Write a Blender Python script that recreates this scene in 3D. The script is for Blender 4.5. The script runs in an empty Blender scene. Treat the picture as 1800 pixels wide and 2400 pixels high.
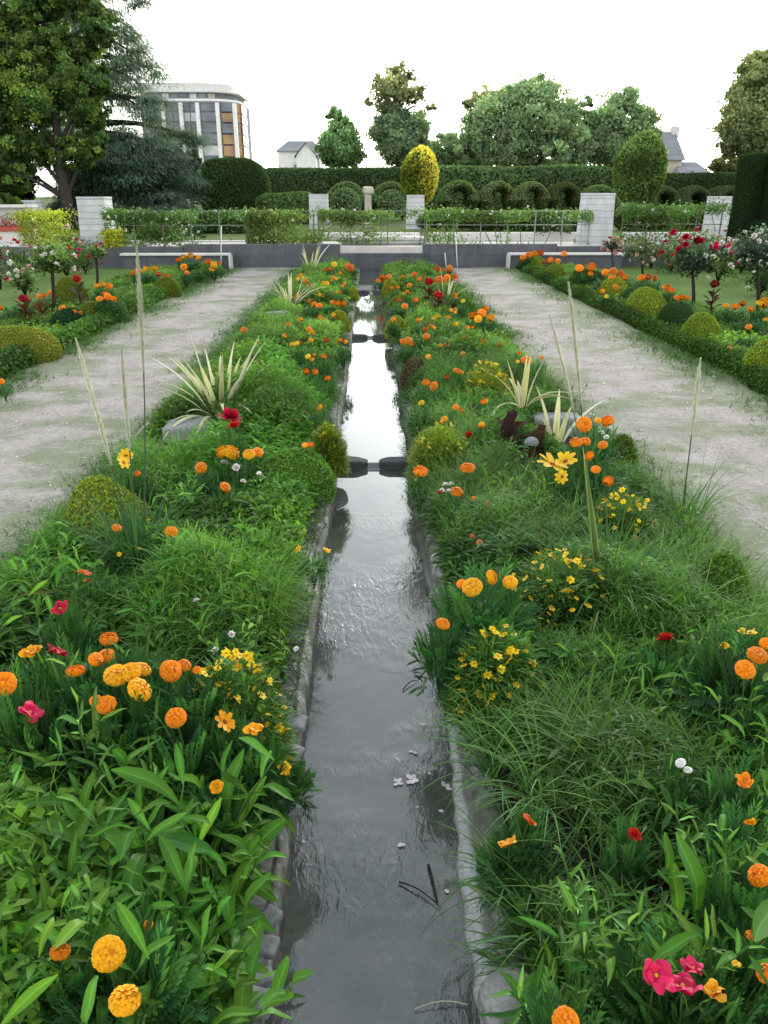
import bpy, bmesh, math
import numpy as np
from mathutils import Vector, Matrix

rng = np.random.default_rng(11)
SC = bpy.context.scene
COL = SC.collection
R = math.radians
PI = math.pi

# ------------------------------------------------------------------ camera
PITCH, YAW, F, S = R(22.3), R(1.0), 1803.0, 1800.0 / 1659.0
CAM = np.array([0.0, 0.0, 1.7])
FWD = np.array([math.sin(YAW) * math.cos(PITCH), math.cos(YAW) * math.cos(PITCH), -math.sin(PITCH)])
RGT = np.array([math.cos(YAW), -math.sin(YAW), 0.0])
UPV = np.cross(RGT, FWD)
cd = bpy.data.cameras.new('camera')
cd.sensor_width = 36.0
cd.lens = 36.0 * F / 2400.0
cd.clip_start, cd.clip_end = 0.05, 4000.0
cam = bpy.data.objects.new('camera', cd)
COL.objects.link(cam)
cam.location = CAM
cam.rotation_euler = (PI / 2 - PITCH, 0.0, -YAW)
SC.camera = cam


def ray(px, py):
    return FWD + RGT * ((px * S - 900.0) / F) + UPV * ((1200.0 - py * S) / F)


def G(px, py, z=0.0):
    d = ray(px, py)
    return CAM + d * ((z - CAM[2]) / d[2])


def AT(px, py, Y):
    d = ray(px, py)
    return CAM + d * (Y / d[1])


def mpp(p):
    """metres that one photo unit spans at point p"""
    return S / F * float(np.dot(np.asarray(p) - CAM, FWD))


# ------------------------------------------------------------------ mesh collector
class Geo:
    def __init__(self):
        self.V, self.C, self.Q, self.T, self.MQ, self.MT, self.n = [], [], [], [], [], [], 0

    def add(self, V, F4=None, F3=None, col=(0.5, 0.5, 0.5), mat=0):
        V = np.asarray(V, dtype=np.float32).reshape(-1, 3)
        C = np.asarray(col, dtype=np.float32)
        if C.ndim == 1:
            C = np.tile(C[:3], (len(V), 1))
        self.V.append(V)
        self.C.append(C.reshape(-1, 3))
        if F4 is not None and len(F4):
            F4 = np.asarray(F4, dtype=np.int64).reshape(-1, 4) + self.n
            self.Q.append(F4)
            self.MQ.append(np.full(len(F4), mat, dtype=np.int32))
        if F3 is not None and len(F3):
            F3 = np.asarray(F3, dtype=np.int64).reshape(-1, 3) + self.n
            self.T.append(F3)
            self.MT.append(np.full(len(F3), mat, dtype=np.int32))
        self.n += len(V)
        return self

    def mesh(self, name, mats, smooth=True):
        V = np.concatenate(self.V)
        C = np.concatenate(self.C)
        Q = np.concatenate(self.Q) if self.Q else np.zeros((0, 4), dtype=np.int64)
        T = np.concatenate(self.T) if self.T else np.zeros((0, 3), dtype=np.int64)
        mi = np.concatenate((self.MQ + self.MT) or [np.zeros(0, np.int32)])
        me = bpy.data.meshes.new(name)
        me.vertices.add(len(V))
        me.vertices.foreach_set('co', V.ravel())
        loops = np.concatenate([Q.ravel(), T.ravel()]).astype(np.int32)
        me.loops.add(len(loops))
        me.loops.foreach_set('vertex_index', loops)
        nq, nt = len(Q), len(T)
        st = np.concatenate([np.arange(nq) * 4, nq * 4 + np.arange(nt) * 3]).astype(np.int32)
        me.polygons.add(nq + nt)
        me.polygons.foreach_set('loop_start', st)
        me.polygons.foreach_set('material_index', mi)
        me.polygons.foreach_set('use_smooth', np.full(nq + nt, smooth, dtype=bool))
        at = me.attributes.new('tint', 'FLOAT_COLOR', 'POINT')
        at.data.foreach_set('color', np.hstack([C, np.ones((len(C), 1), np.float32)]).astype(np.float32).ravel())
        me.update(calc_edges=True)
        for m in (mats if isinstance(mats, (list, tuple)) else [mats]):
            me.materials.append(m)
        return me


def link(name, me, parent=None, loc=None, rot=None, scale=None):
    o = bpy.data.objects.new(name, me)
    COL.objects.link(o)
    if parent is not None:
        o.parent = parent
    if loc is not None:
        o.location = loc
    if rot is not None:
        o.rotation_euler = rot
    if scale is not None:
        o.scale = scale if hasattr(scale, '__len__') else (scale,) * 3
    return o


def obj(name, geo, mats, parent=None, smooth=True, **k):
    return link(name, geo.mesh(name, mats, smooth), parent, **k)


USED = {}


def tag(o, label, cat, group=None, kind=None):
    n = USED.get(label.lower(), 0)
    USED[label.lower()] = n + 1
    o['label'] = label
    o['category'] = cat
    if group:
        o['group'] = group
    if kind:
        o['kind'] = kind
    return o


def thing(name, label, cat, loc=(0, 0, 0), rotz=0.0, group=None, scale=1.0):
    o = bpy.data.objects.new(name, None)
    COL.objects.link(o)
    o.empty_display_size = 0.1
    o.location = loc
    o.rotation_euler = (0, 0, rotz)
    o.scale = scale if hasattr(scale, '__len__') else (scale,) * 3
    return tag(o, label, cat, group)


def struct(name, geo, mats, kind='structure', smooth=True):
    o = obj(name, geo, mats, None, smooth)
    o['kind'] = kind
    return o


# ------------------------------------------------------------------ numpy shapes
def nrm(v):
    return v / np.maximum(np.linalg.norm(v, axis=-1, keepdims=True), 1e-9)


def vary(c, n, amt=0.2, hue=0.08):
    c = np.asarray(c, dtype=np.float64)
    if c.ndim == 1:
        c = np.tile(c, (n, 1))
    v = np.exp(rng.normal(0, amt, (n, 1)))
    h = rng.normal(0, hue, (n, 1))
    return np.clip(c * v * np.hstack([1 + h, 1 + 0 * h, 1 - h]), 0.0, 0.95)


def vnoise(p, scale=1.0, seed=0, k=7):
    r = np.random.default_rng(seed)
    p = np.asarray(p, dtype=np.float64)
    K = r.normal(size=(k, p.shape[-1]))
    K = nrm(K) * r.uniform(0.6, 1.7, (k, 1)) * scale
    ph = r.uniform(0, 2 * PI, k)
    return np.sin(p @ K.T + ph).sum(-1) / math.sqrt(k)


PROF = {
    'lance': lambda t: np.sin(PI * np.clip(t, 0, 1) ** 0.75) ** 0.9 * 0.96 + 0.04,
    'blade': lambda t: (1 - t ** 2.2) * 0.95 + 0.05,
    'flax': lambda t: np.minimum(1, 0.55 + 2 * t) * (1 - t ** 3) + 0.02,
    'petal': lambda t: np.sin(PI * (0.12 + 0.72 * t)) ** 0.8,
    'round': lambda t: np.sin(PI * (0.06 + 0.9 * t)) ** 0.6,
    'spat': lambda t: np.sin(PI * np.clip(t, 0, 1) ** 1.35) ** 0.8 * 0.9 + 0.1,
}


def dirs(az, el):
    return np.stack([np.cos(el) * np.cos(az), np.cos(el) * np.sin(az), np.sin(el)], -1)


def blades(g, P, D, L, W, bend=0.5, segs=3, prof='lance', fold=0.0, col=None, tip=None, edge=None, U=None, roll=0.0, wav=0.0, mat=0, rib=None):
    """strip leaves: N leaves from P along D, curling away from U by bend radians"""
    N = len(P)
    D = nrm(np.asarray(D, dtype=np.float64))
    U = np.tile([0.0, 0.0, 1.0], (N, 1)) if U is None else np.asarray(U, dtype=np.float64)
    side = np.cross(D, U)
    bad = np.linalg.norm(side, axis=1) < 1e-4
    side[bad] = [1, 0, 0]
    side = nrm(side)
    Nn = np.cross(side, D)
    L, W = np.broadcast_to(L, N).astype(float), np.broadcast_to(W, N).astype(float)
    bend = np.broadcast_to(bend, N).astype(float)
    roll = np.broadcast_to(roll, N).astype(float)
    t = np.linspace(0, 1, segs + 1)
    a = bend[:, None] * (t[None, :-1] + 0.5 / segs)
    step = D[:, None, :] * np.cos(a)[..., None] - Nn[:, None, :] * np.sin(a)[..., None]
    sp = np.concatenate([np.zeros((N, 1, 3)), np.cumsum(step, 1)], 1) * (L / segs)[:, None, None] + P[:, None, :]
    at = bend[:, None] * t[None]
    up = Nn[:, None, :] * np.cos(at)[..., None] + D[:, None, :] * np.sin(at)[..., None]
    sd = side[:, None, :] * np.cos(roll)[:, None, None] + up * np.sin(roll)[:, None, None]
    up2 = up * np.cos(roll)[:, None, None] - side[:, None, :] * np.sin(roll)[:, None, None]
    w = 0.5 * W[:, None] * PROF[prof](t)[None]
    if wav:
        sp = sp + up2 * (np.sin(t * 9 + rng.uniform(0, 6, (N, 1))) * wav * L[:, None])[..., None]
    col = np.tile([0.07, 0.15, 0.03], (N, 1)) if col is None else (np.tile(col, (N, 1)) if np.ndim(col) == 1 else np.asarray(col))
    tipc = col if tip is None else (np.tile(tip, (N, 1)) if np.ndim(tip) == 1 else np.asarray(tip))
    cc = col[:, None, :] * (1 - t)[None, :, None] + tipc[:, None, :] * t[None, :, None]
    if fold or edge is not None:
        lats = (1.0, 0.0, -1.0) if rib is None else (1.0, 0.16, 0.0, -0.16, -1.0)
        m = len(lats)
        V = np.stack([sp + sd * (w * q)[..., None] + up2 * (w * fold * abs(q))[..., None] for q in lats], 2)
        ec = cc if edge is None else np.broadcast_to(np.asarray(edge) if np.ndim(edge) == 1 else np.asarray(edge)[:, None, :], cc.shape)
        rc = None if rib is None else np.broadcast_to(np.asarray(rib)[:, None, :], cc.shape)
        C = np.stack([ec if abs(q) == 1 else rc if (q == 0 and rib is not None) else cc for q in lats], 2)
    else:
        V = np.stack([sp + sd * w[..., None], sp - sd * w[..., None]], 2)
        C = np.stack([cc, cc], 2)
        m = 2
    rows = segs + 1
    i = np.arange(N)[:, None, None] * rows * m + np.arange(segs)[None, :, None] * m + np.arange(m - 1)[None, None, :]
    Fq = np.stack([i, i + 1, i + 1 + m, i + m], -1).reshape(-1, 4)
    g.add(V, F4=Fq, col=C.reshape(-1, 3), mat=mat)
    return sp[:, -1]


def cards(g, P, Nn, size, col, aspect=0.55, mat=0):
    """small pointed leaf faces (diamonds) at P facing about Nn"""
    N = len(P)
    Nn = nrm(np.asarray(Nn, float))
    a = rng.normal(size=(N, 3))
    X = nrm(np.cross(Nn, a))
    Y = np.cross(Nn, X)
    s = np.broadcast_to(size, N)[:, None] * 0.5
    V = np.stack([P - X * s, P + Y * s * aspect + Nn * s * 0.15, P + X * s, P - Y * s * aspect + Nn * s * 0.15], 1)
    Fq = np.arange(N * 4).reshape(-1, 4)
    C = np.repeat(np.broadcast_to(col, (N, 3)), 4, axis=0)
    g.add(V, F4=Fq, col=C, mat=mat)


def tube(g, pts, rad, n=8, col=(0.1, 0.07, 0.05), mat=0, cap=True, rough=0.0):
    pts = np.asarray(pts, float)
    k = len(pts)
    rad = np.broadcast_to(rad, k)
    t = nrm(np.gradient(pts, axis=0))
    ref = np.array([0.0, 0.0, 1.0]) if abs(t[:, 2]).mean() < 0.8 else np.array([1.0, 0.0, 0.0])
    a = nrm(np.cross(t, ref))
    b = np.cross(t, a)
    th = np.arange(n) * 2 * PI / n
    rr = rad[:, None] * (1 + rough * rng.normal(size=(k, n)))
    V = pts[:, None, :] + rr[..., None] * (a[:, None, :] * np.cos(th)[None, :, None] + b[:, None, :] * np.sin(th)[None, :, None])
    i = np.arange(k - 1)[:, None] * n + np.arange(n)[None]
    j = np.arange(k - 1)[:, None] * n + (np.arange(n)[None] + 1) % n
    Fq = np.stack([i, j, j + n, i + n], -1).reshape(-1, 4)
    V = V.reshape(-1, 3)
    F3 = None
    if cap:
        V = np.vstack([V, pts[0], pts[-1]])
        e = np.arange(n)
        F3 = np.vstack([np.stack([(e + 1) % n, e, np.full(n, k * n)], 1), np.stack([(k - 1) * n + e, (k - 1) * n + (e + 1) % n, np.full(n, k * n + 1)], 1)])
    g.add(V, F4=Fq, F3=F3, col=col, mat=mat)
    return V, Fq


def box(g, c, d, rotz=0.0, col=(0.5, 0.5, 0.5), mat=0, taper=1.0, bev=0.0):
    x, y, z = d[0] / 2, d[1] / 2, d[2]
    b = min(bev, x * 0.4, y * 0.4, z * 0.4)
    if b > 0:
        ring = lambda s, zz, i: [(-x * s + i, -y * s + b, zz), (-x * s + b, -y * s + i, zz), (x * s - b, -y * s + i, zz), (x * s - i, -y * s + b, zz), (x * s - i, y * s - b, zz), (x * s - b, y * s - i, zz), (-x * s + b, y * s - i, zz), (-x * s + i, y * s - b, zz)]
        V = np.array(ring(1, 0, 0) + ring(taper, z - b, 0) + ring(taper, z, b * 0.9))
        n = 8
        F4 = [(k * n + i, k * n + (i + 1) % n, (k + 1) * n + (i + 1) % n, (k + 1) * n + i) for k in range(2) for i in range(n)]
        F4 += [(16, 17, 18, 19), (16, 19, 20, 23), (20, 21, 22, 23)]
    else:
        V = np.array([(sx * x * s, sy * y * s, zz) for zz, s in ((0, 1.0), (z, taper)) for sx, sy in ((-1, -1), (1, -1), (1, 1), (-1, 1))])
        F4 = [(3, 2, 1, 0), (4, 5, 6, 7), (0, 1, 5, 4), (1, 2, 6, 5), (2, 3, 7, 6), (3, 0, 4, 7)]
    cr, sr = math.cos(rotz), math.sin(rotz)
    V = V @ np.array([[cr, sr, 0], [-sr, cr, 0], [0, 0, 1]]) + np.asarray(c)
    g.add(V, F4=F4, col=col, mat=mat)
    return g


def rbox(d, bev=0.3, cuts=6, noise=0.0, nscale=3.0, seed=1):
    """welded rounded box, base at z=0; returns V, F4"""
    bm = bmesh.new()
    bmesh.ops.create_cube(bm, size=1.0)
    bmesh.ops.subdivide_edges(bm, edges=bm.edges[:], cuts=cuts, use_grid_fill=True)
    V = np.array([v.co[:] for v in bm.verts])
    Fq = np.array([[v.index for v in f.verts] for f in bm.faces])
    bm.free()
    h = np.array(d) / 2
    p = V * 2 * h
    inner = np.maximum(h - min(bev, h.min() * 0.98), 0)
    q = np.clip(p, -inner, inner)
    e = p - q
    l = np.linalg.norm(e, axis=1, keepdims=True)
    p = q + np.where(l > 0, e / np.maximum(l, 1e-9), 0) * min(bev, h.min() * 0.98)
    if noise:
        p = p + nrm(V) * (vnoise(p, nscale, seed)[:, None] * noise)
    p[:, 2] += h[2]
    return p, Fq


def dome(rx, ry, rz, nu=20, nv=10, low=-0.15, noise=0.0, seed=3):
    th = np.linspace(0, 2 * PI, nu, endpoint=False)
    ph = np.linspace(math.asin(low) if low > -1 else -PI / 2, PI / 2, nv)
    V = np.stack([np.outer(np.cos(ph), np.cos(th)), np.outer(np.cos(ph), np.sin(th)), np.outer(np.sin(ph), np.ones(nu))], -1).reshape(-1, 3)
    if noise:
        V = V * (1 + noise * vnoise(V, 3.0, seed))[:, None]
    V = V * [rx, ry, rz]
    i = np.arange(nv - 1)[:, None] * nu + np.arange(nu)[None]
    j = np.arange(nv - 1)[:, None] * nu + (np.arange(nu)[None] + 1) % nu
    return V, np.stack([i, j, j + nu, i + nu], -1).reshape(-1, 4)


def sample(V, F4, n):
    V = np.asarray(V, float)
    T = np.vstack([F4[:, [0, 1, 2]], F4[:, [0, 2, 3]]])
    a, b, c = V[T[:, 0]], V[T[:, 1]], V[T[:, 2]]
    cr = np.cross(b - a, c - a)
    ar = np.linalg.norm(cr, axis=1)
    k = rng.choice(len(T), n, p=ar / ar.sum())
    u, v = rng.random((2, n))
    f = u + v > 1
    u[f], v[f] = 1 - u[f], 1 - v[f]
    return a[k] + (b - a)[k] * u[:, None] + (c - a)[k] * v[:, None], nrm(cr[k])


def leafy(g, V, F4, n, size, col, lift=0.5, jit=0.7, amt=0.25, aspect=0.55, patch=0.25, ps=2.0, mat=0):
    P, N = sample(V, F4, n)
    sz = size * rng.uniform(0.6, 1.35, n)
    P = P + N * (rng.uniform(-0.3, 1.0, n) * size * lift)[:, None]
    c = vary(col, n, amt) * (1 + patch * vnoise(P, ps, 5))[:, None].clip(0.35, 1.9)
    cards(g, P, N + rng.normal(0, jit, (n, 3)), sz, c, aspect, mat)
# ------------------------------------------------------------------ materials
class NT:
    def __init__(self, name):
        self.m = bpy.data.materials.new(name)
        self.m.use_nodes = True
        self.t = self.m.node_tree
        self.t.nodes.clear()
        self.out = self.n('ShaderNodeOutputMaterial')

    def n(self, typ, ins=None, **props):
        nd = self.t.nodes.new(typ)
        for k, v in props.items():
            setattr(nd, k, v)
        for k, v in (ins or {}).items():
            if hasattr(v, 'is_linked') or isinstance(v, bpy.types.NodeSocket):
                self.t.links.new(v, nd.inputs[k])
            else:
                nd.inputs[k].default_value = v
        return nd

    def surf(self, sock):
        self.t.links.new(sock, self.out.inputs['Surface'])
        return self.m

    def coord(self, scale=(1, 1, 1), rot=(0, 0, 0), obj=False):
        if obj:
            src = self.n('ShaderNodeTexCoord').outputs['Object']
        else:
            src = self.n('ShaderNodeNewGeometry').outputs['Position']
        return self.n('ShaderNodeMapping', {'Vector': src, 'Scale': scale, 'Rotation': rot}).outputs['Vector']

    def noise(self, scale, detail=4.0, rough=0.55, vec=None, dist=0.0):
        ins = {'Scale': scale, 'Detail': detail, 'Roughness': rough, 'Distortion': dist}
        ins['Vector'] = vec if vec is not None else self.coord()
        return self.n('ShaderNodeTexNoise', ins).outputs['Fac']

    def ramp(self, fac, stops):
        r = self.n('ShaderNodeValToRGB', {'Fac': fac})
        el = r.color_ramp.elements
        while len(el) < len(stops):
            el.new(0.5)
        for e, (p, c) in zip(el, stops):
            e.position = p
            e.color = (*c, 1.0) if len(c) == 3 else c
        return r.outputs['Color']

    def mix(self, fac, a, b, typ='MIX'):
        nd = self.n('ShaderNodeMix', data_type='RGBA', blend_type=typ)
        for sock, v in ((nd.inputs[0], fac), (nd.inputs[6], a), (nd.inputs[7], b)):
            if isinstance(v, bpy.types.NodeSocket):
                self.t.links.new(v, sock)
            else:
                sock.default_value = v if not hasattr(v, '__len__') else ((*v, 1.0) if len(v) == 3 else v)
        return nd.outputs[2]

    def math(self, op, a, b=0.0, clamp=False):
        nd = self.n('ShaderNodeMath', operation=op, use_clamp=clamp)
        for i, v in enumerate((a, b)):
            if isinstance(v, bpy.types.NodeSocket):
                self.t.links.new(v, nd.inputs[i])
            else:
                nd.inputs[i].default_value = v
        return nd.outputs[0]

    def bump(self, h, strength=0.3, dist=0.02):
        return self.n('ShaderNodeBump', {'Height': h, 'Strength': strength, 'Distance': dist}).outputs['Normal']

    def bsdf(self, col, rough=0.8, normal=None, spec=0.3, metal=0.0, **k):
        ins = {'Base Color': (*col, 1.0) if hasattr(col, '__len__') and len(col) == 3 else col, 'Roughness': rough, 'Specular IOR Level': spec, 'Metallic': metal}
        if normal is not None:
            ins['Normal'] = normal
        ins.update(k)
        return self.n('ShaderNodeBsdfPrincipled', ins).outputs[0]


def leaf_mat(name, trans=0.32, gloss=0.05, rough=0.38, vary_obj=0.25, tgain=(1.15, 1.25, 0.7)):
    t = NT(name)
    at = t.n('ShaderNodeAttribute', attribute_name='tint').outputs['Color']
    rnd = t.n('ShaderNodeObjectInfo').outputs['Random']
    v = t.math('MULTIPLY_ADD', rnd, vary_obj)
    v.node.inputs[2].default_value = 1.0 - vary_obj / 2
    mott = t.math('MULTIPLY_ADD', t.noise(9.0, 2.0), 0.5)
    mott.node.inputs[2].default_value = 0.75
    v2 = t.math('MULTIPLY', v, mott)
    c = t.n('ShaderNodeVectorMath', {0: at, 1: v2}, operation='MULTIPLY').outputs[0]
    if vary_obj == 0.25:
        c = t.n('ShaderNodeVectorMath', {0: c, 1: (0.82, 1.0, 0.78)}, operation='MULTIPLY').outputs[0]
    ct = t.n('ShaderNodeVectorMath', {0: c, 1: tgain}, operation='MULTIPLY').outputs[0]
    d = t.n('ShaderNodeBsdfDiffuse', {'Color': c}).outputs[0]
    tr = t.n('ShaderNodeBsdfTranslucent', {'Color': ct}).outputs[0]
    a = t.n('ShaderNodeMixShader', {0: trans, 1: d, 2: tr}).outputs[0]
    if gloss > 0:
        gl = t.n('ShaderNodeBsdfGlossy', {'Color': (0.9, 0.95, 1.0, 1), 'Roughness': rough}).outputs[0]
        lw = t.n('ShaderNodeLayerWeight', {'Blend': 0.25}).outputs['Fresnel']
        fac = t.math('MULTIPLY_ADD', lw, gloss * 1.6)
        fac.node.inputs[2].default_value = gloss * 0.4
        a = t.n('ShaderNodeMixShader', {0: fac, 1: a, 2: gl}).outputs[0]
    return t.surf(a)


M = {}
M['leaf'] = leaf_mat('leaf_green', 0.38, 0.014, 0.5)
M['dull'] = leaf_mat('leaf_dull', 0.28, 0.0)
M['far'] = leaf_mat('leaf_distant', 0.48, 0.0, vary_obj=0.0)
M['petal'] = leaf_mat('flower_petal', 0.3, 0.02, 0.5, 0.3, (1.05, 1.0, 0.9))


def tinted(name, rough=0.85, spec=0.25, nscale=30.0, bump=0.3, bdist=0.004, contrast=0.45, objc=False):
    t = NT(name)
    at = t.n('ShaderNodeAttribute', attribute_name='tint').outputs['Color']
    vec = t.coord(obj=objc)
    n1 = t.noise(nscale, 6.0, 0.62, vec)
    k = t.math('MULTIPLY_ADD', n1, contrast * 2)
    k.node.inputs[2].default_value = 1.0 - contrast
    c = t.n('ShaderNodeVectorMath', {0: at, 1: k}, operation='MULTIPLY').outputs[0]
    return t.surf(t.bsdf(c, rough, t.bump(n1, bump, bdist), spec))


M['bark'] = tinted('bark', 0.95, 0.1, 14.0, 0.6, 0.03, 0.6)
M['stem'] = tinted('stem', 0.6, 0.3, 40.0, 0.1, 0.002, 0.2)
M['core'] = tinted('inner_foliage', 1.0, 0.0, 25.0, 0.5, 0.03, 0.6)
M['paint'] = tinted('painted', 0.5, 0.4, 6.0, 0.05, 0.002, 0.12)
M['metal'] = tinted('metal', 0.45, 0.5, 20.0, 0.1, 0.002, 0.2)


def gravel():
    t = NT('gravel')
    pos = t.coord()
    big = t.noise(0.7, 5.0, 0.6, pos)
    mid = t.noise(3.2, 7.0, 0.62, pos)
    patch = t.noise(1.5, 8.0, 0.7, t.coord((0.85, 1.25, 1.0)), 0.3)
    fine = t.noise(120.0, 4.0, 0.75, pos)
    grit = t.noise(38.0, 5.0, 0.7, pos)
    peb = t.n('ShaderNodeTexVoronoi', {'Vector': pos, 'Scale': 62.0}).outputs['Color']
    pv = t.n('ShaderNodeSeparateColor', {0: peb}).outputs[0]
    c = t.ramp(mid, [(0.25, (0.235, 0.217, 0.208)), (0.5, (0.315, 0.292, 0.281)), (0.78, (0.375, 0.352, 0.338))])
    g1 = t.math('MULTIPLY_ADD', t.math('ADD', t.math('MULTIPLY', pv, 0.5), t.math('MULTIPLY', grit, 0.8)), 0.62)
    g1.node.inputs[2].default_value = 0.6
    c = t.n('ShaderNodeVectorMath', {0: c, 1: g1}, operation='MULTIPLY').outputs[0]
    x = t.n('ShaderNodeSeparateXYZ', {0: pos}).outputs[0]
    ax = t.math('ABSOLUTE', x)
    e_out = t.n('ShaderNodeMapRange', {0: ax, 1: 2.9, 2: 3.75, 3: 0.0, 4: 0.2}).outputs[0]
    e_in = t.n('ShaderNodeMapRange', {0: ax, 1: 2.25, 2: 1.7, 3: 0.0, 4: 0.16}).outputs[0]
    m = t.math('ADD', t.math('ADD', patch, e_out), e_in)
    m = t.math('ADD', m, t.math('MULTIPLY', t.math('SUBTRACT', big, 0.5), 0.4))
    m = t.math('ADD', m, t.math('MULTIPLY', t.math('SUBTRACT', fine, 0.5), 0.3))
    m = t.math('ADD', m, t.math('MULTIPLY', t.math('SUBTRACT', grit, 0.5), 0.25))
    mask = t.n('ShaderNodeMapRange', {0: m, 1: 0.455, 2: 0.62, 3: 0.0, 4: 0.8}).outputs[0]
    moss = t.ramp(fine, [(0.3, (0.075, 0.11, 0.045)), (0.7, (0.18, 0.225, 0.12))])
    c = t.mix(mask, c, moss)
    h = t.math('ADD', t.math('MULTIPLY', grit, 0.7), t.math('MULTIPLY', pv, 0.4))
    return t.surf(t.bsdf(c, 0.95, t.bump(h, 0.6, 0.008), 0.15))


M['gravel'] = gravel()


def soil():
    t = NT('soil')
    n1 = t.noise(22.0, 6.0, 0.7)
    c = t.ramp(n1, [(0.3, (0.012, 0.010, 0.008)), (0.7, (0.05, 0.04, 0.03))])
    return t.surf(t.bsdf(c, 1.0, t.bump(n1, 0.9, 0.03), 0.1))


def turf(name, a, b, d, sc=60.0):
    t = NT(name)
    n1, n2 = t.noise(sc, 5.0, 0.7), t.noise(0.8, 4.0, 0.6)
    c = t.mix(t.n('ShaderNodeMapRange', {0: n2, 1: 0.35, 2: 0.65}).outputs[0], t.ramp(n1, [(0.3, a), (0.7, b)]), t.ramp(n1, [(0.3, a), (0.7, d)]))
    return t.surf(t.bsdf(c, 1.0, t.bump(n1, 0.8, 0.03), 0.1))


M['soil'] = soil()
M['lawn'] = turf('lawn', (0.05, 0.10, 0.025), (0.13, 0.23, 0.06), (0.17, 0.25, 0.07))
M['field'] = turf('field', (0.06, 0.10, 0.03), (0.12, 0.19, 0.06), (0.16, 0.2, 0.08), 8.0)


def terrace():
    t = NT('terrace_paving')
    n = t.noise(3.0, 5.0, 0.6)
    c = t.ramp(n, [(0.3, (0.42, 0.40, 0.38)), (0.7, (0.6, 0.57, 0.54))])
    return t.surf(t.bsdf(c, 0.9, t.bump(t.noise(60.0), 0.3, 0.01), 0.2))


M['terrace'] = terrace()


def concrete(name, a, b, lines=0.0, period=6.0, joints=None, grime=0.5):
    t = NT(name)
    pos = t.coord()
    n1 = t.noise(2.5, 6.0, 0.62, t.coord((1, 1, 0.45)))
    n2 = t.noise(38.0, 4.0, 0.6, pos)
    c = t.ramp(n1, [(0.28, a), (0.72, b)])
    k = t.math('MULTIPLY_ADD', n2, grime)
    k.node.inputs[2].default_value = 1.0 - grime / 2
    c = t.n('ShaderNodeVectorMath', {0: c, 1: k}, operation='MULTIPLY').outputs[0]
    h = n2
    if lines:
        z = t.n('ShaderNodeSeparateXYZ', {0: pos}).outputs[2]
        wob = t.math('MULTIPLY', t.noise(1.5, 2.0), 0.12)
        saw = t.math('FRACT', t.math('MULTIPLY', t.math('ADD', z, wob), period))
        gro = t.n('ShaderNodeMapRange', {0: saw, 1: 0.0, 2: 0.16, 3: 1.0, 4: 0.0}).outputs[0]
        board = t.n('ShaderNodeTexWhiteNoise', {'W': t.math('FLOOR', t.math('MULTIPLY', t.math('ADD', z, wob), period))}, noise_dimensions='1D').outputs[0]
        bk = t.math('MULTIPLY_ADD', board, 0.22)
        bk.node.inputs[2].default_value = 0.88
        c = t.n('ShaderNodeVectorMath', {0: c, 1: bk}, operation='MULTIPLY').outputs[0]
        c = t.mix(t.math('MULTIPLY', gro, lines), c, (0.12, 0.13, 0.14))
        h = t.math('SUBTRACT', n2, gro)
    if joints:
        br = t.n('ShaderNodeTexBrick', {'Vector': t.coord(rot=(PI / 2, 0, 0)), 'Color1': (1, 1, 1, 1), 'Color2': (0.84, 0.84, 0.86, 1), 'Mortar': (0.62, 0.62, 0.62, 1), 'Scale': 1.0, 'Mortar Size': 0.008, 'Brick Width': joints[0], 'Row Height': joints[1]}).outputs['Color']
        c = t.mix(1.0, c, br, 'MULTIPLY')
    return t.surf(t.bsdf(c, 0.88, t.bump(h, 0.35, 0.01), 0.25))


M['board'] = concrete('board_marked_concrete', (0.40, 0.42, 0.44), (0.64, 0.65, 0.66), 0.6, 6.5, grime=0.7)
M['darkwall'] = concrete('dark_block_wall', (0.075, 0.08, 0.09), (0.13, 0.135, 0.15), joints=(0.62, 0.29))
M['cap'] = concrete('pale_coping', (0.5, 0.5, 0.48), (0.65, 0.64, 0.62))
M['stone'] = concrete('grey_stone', (0.12, 0.135, 0.14), (0.25, 0.265, 0.27), grime=1.1)
M['wetstone'] = concrete('dark_wet_stone', (0.03, 0.032, 0.034), (0.10, 0.105, 0.108), grime=0.9)
M['column'] = concrete('weathered_column_stone', (0.34, 0.30, 0.25), (0.52, 0.48, 0.42), grime=0.8)
M['render'] = concrete('white_render', (0.66, 0.66, 0.66), (0.8, 0.8, 0.79), grime=0.1)
M['slate'] = concrete('slate_roof', (0.16, 0.17, 0.19), (0.24, 0.25, 0.27), 0.3, 3.0, grime=0.3)


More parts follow.
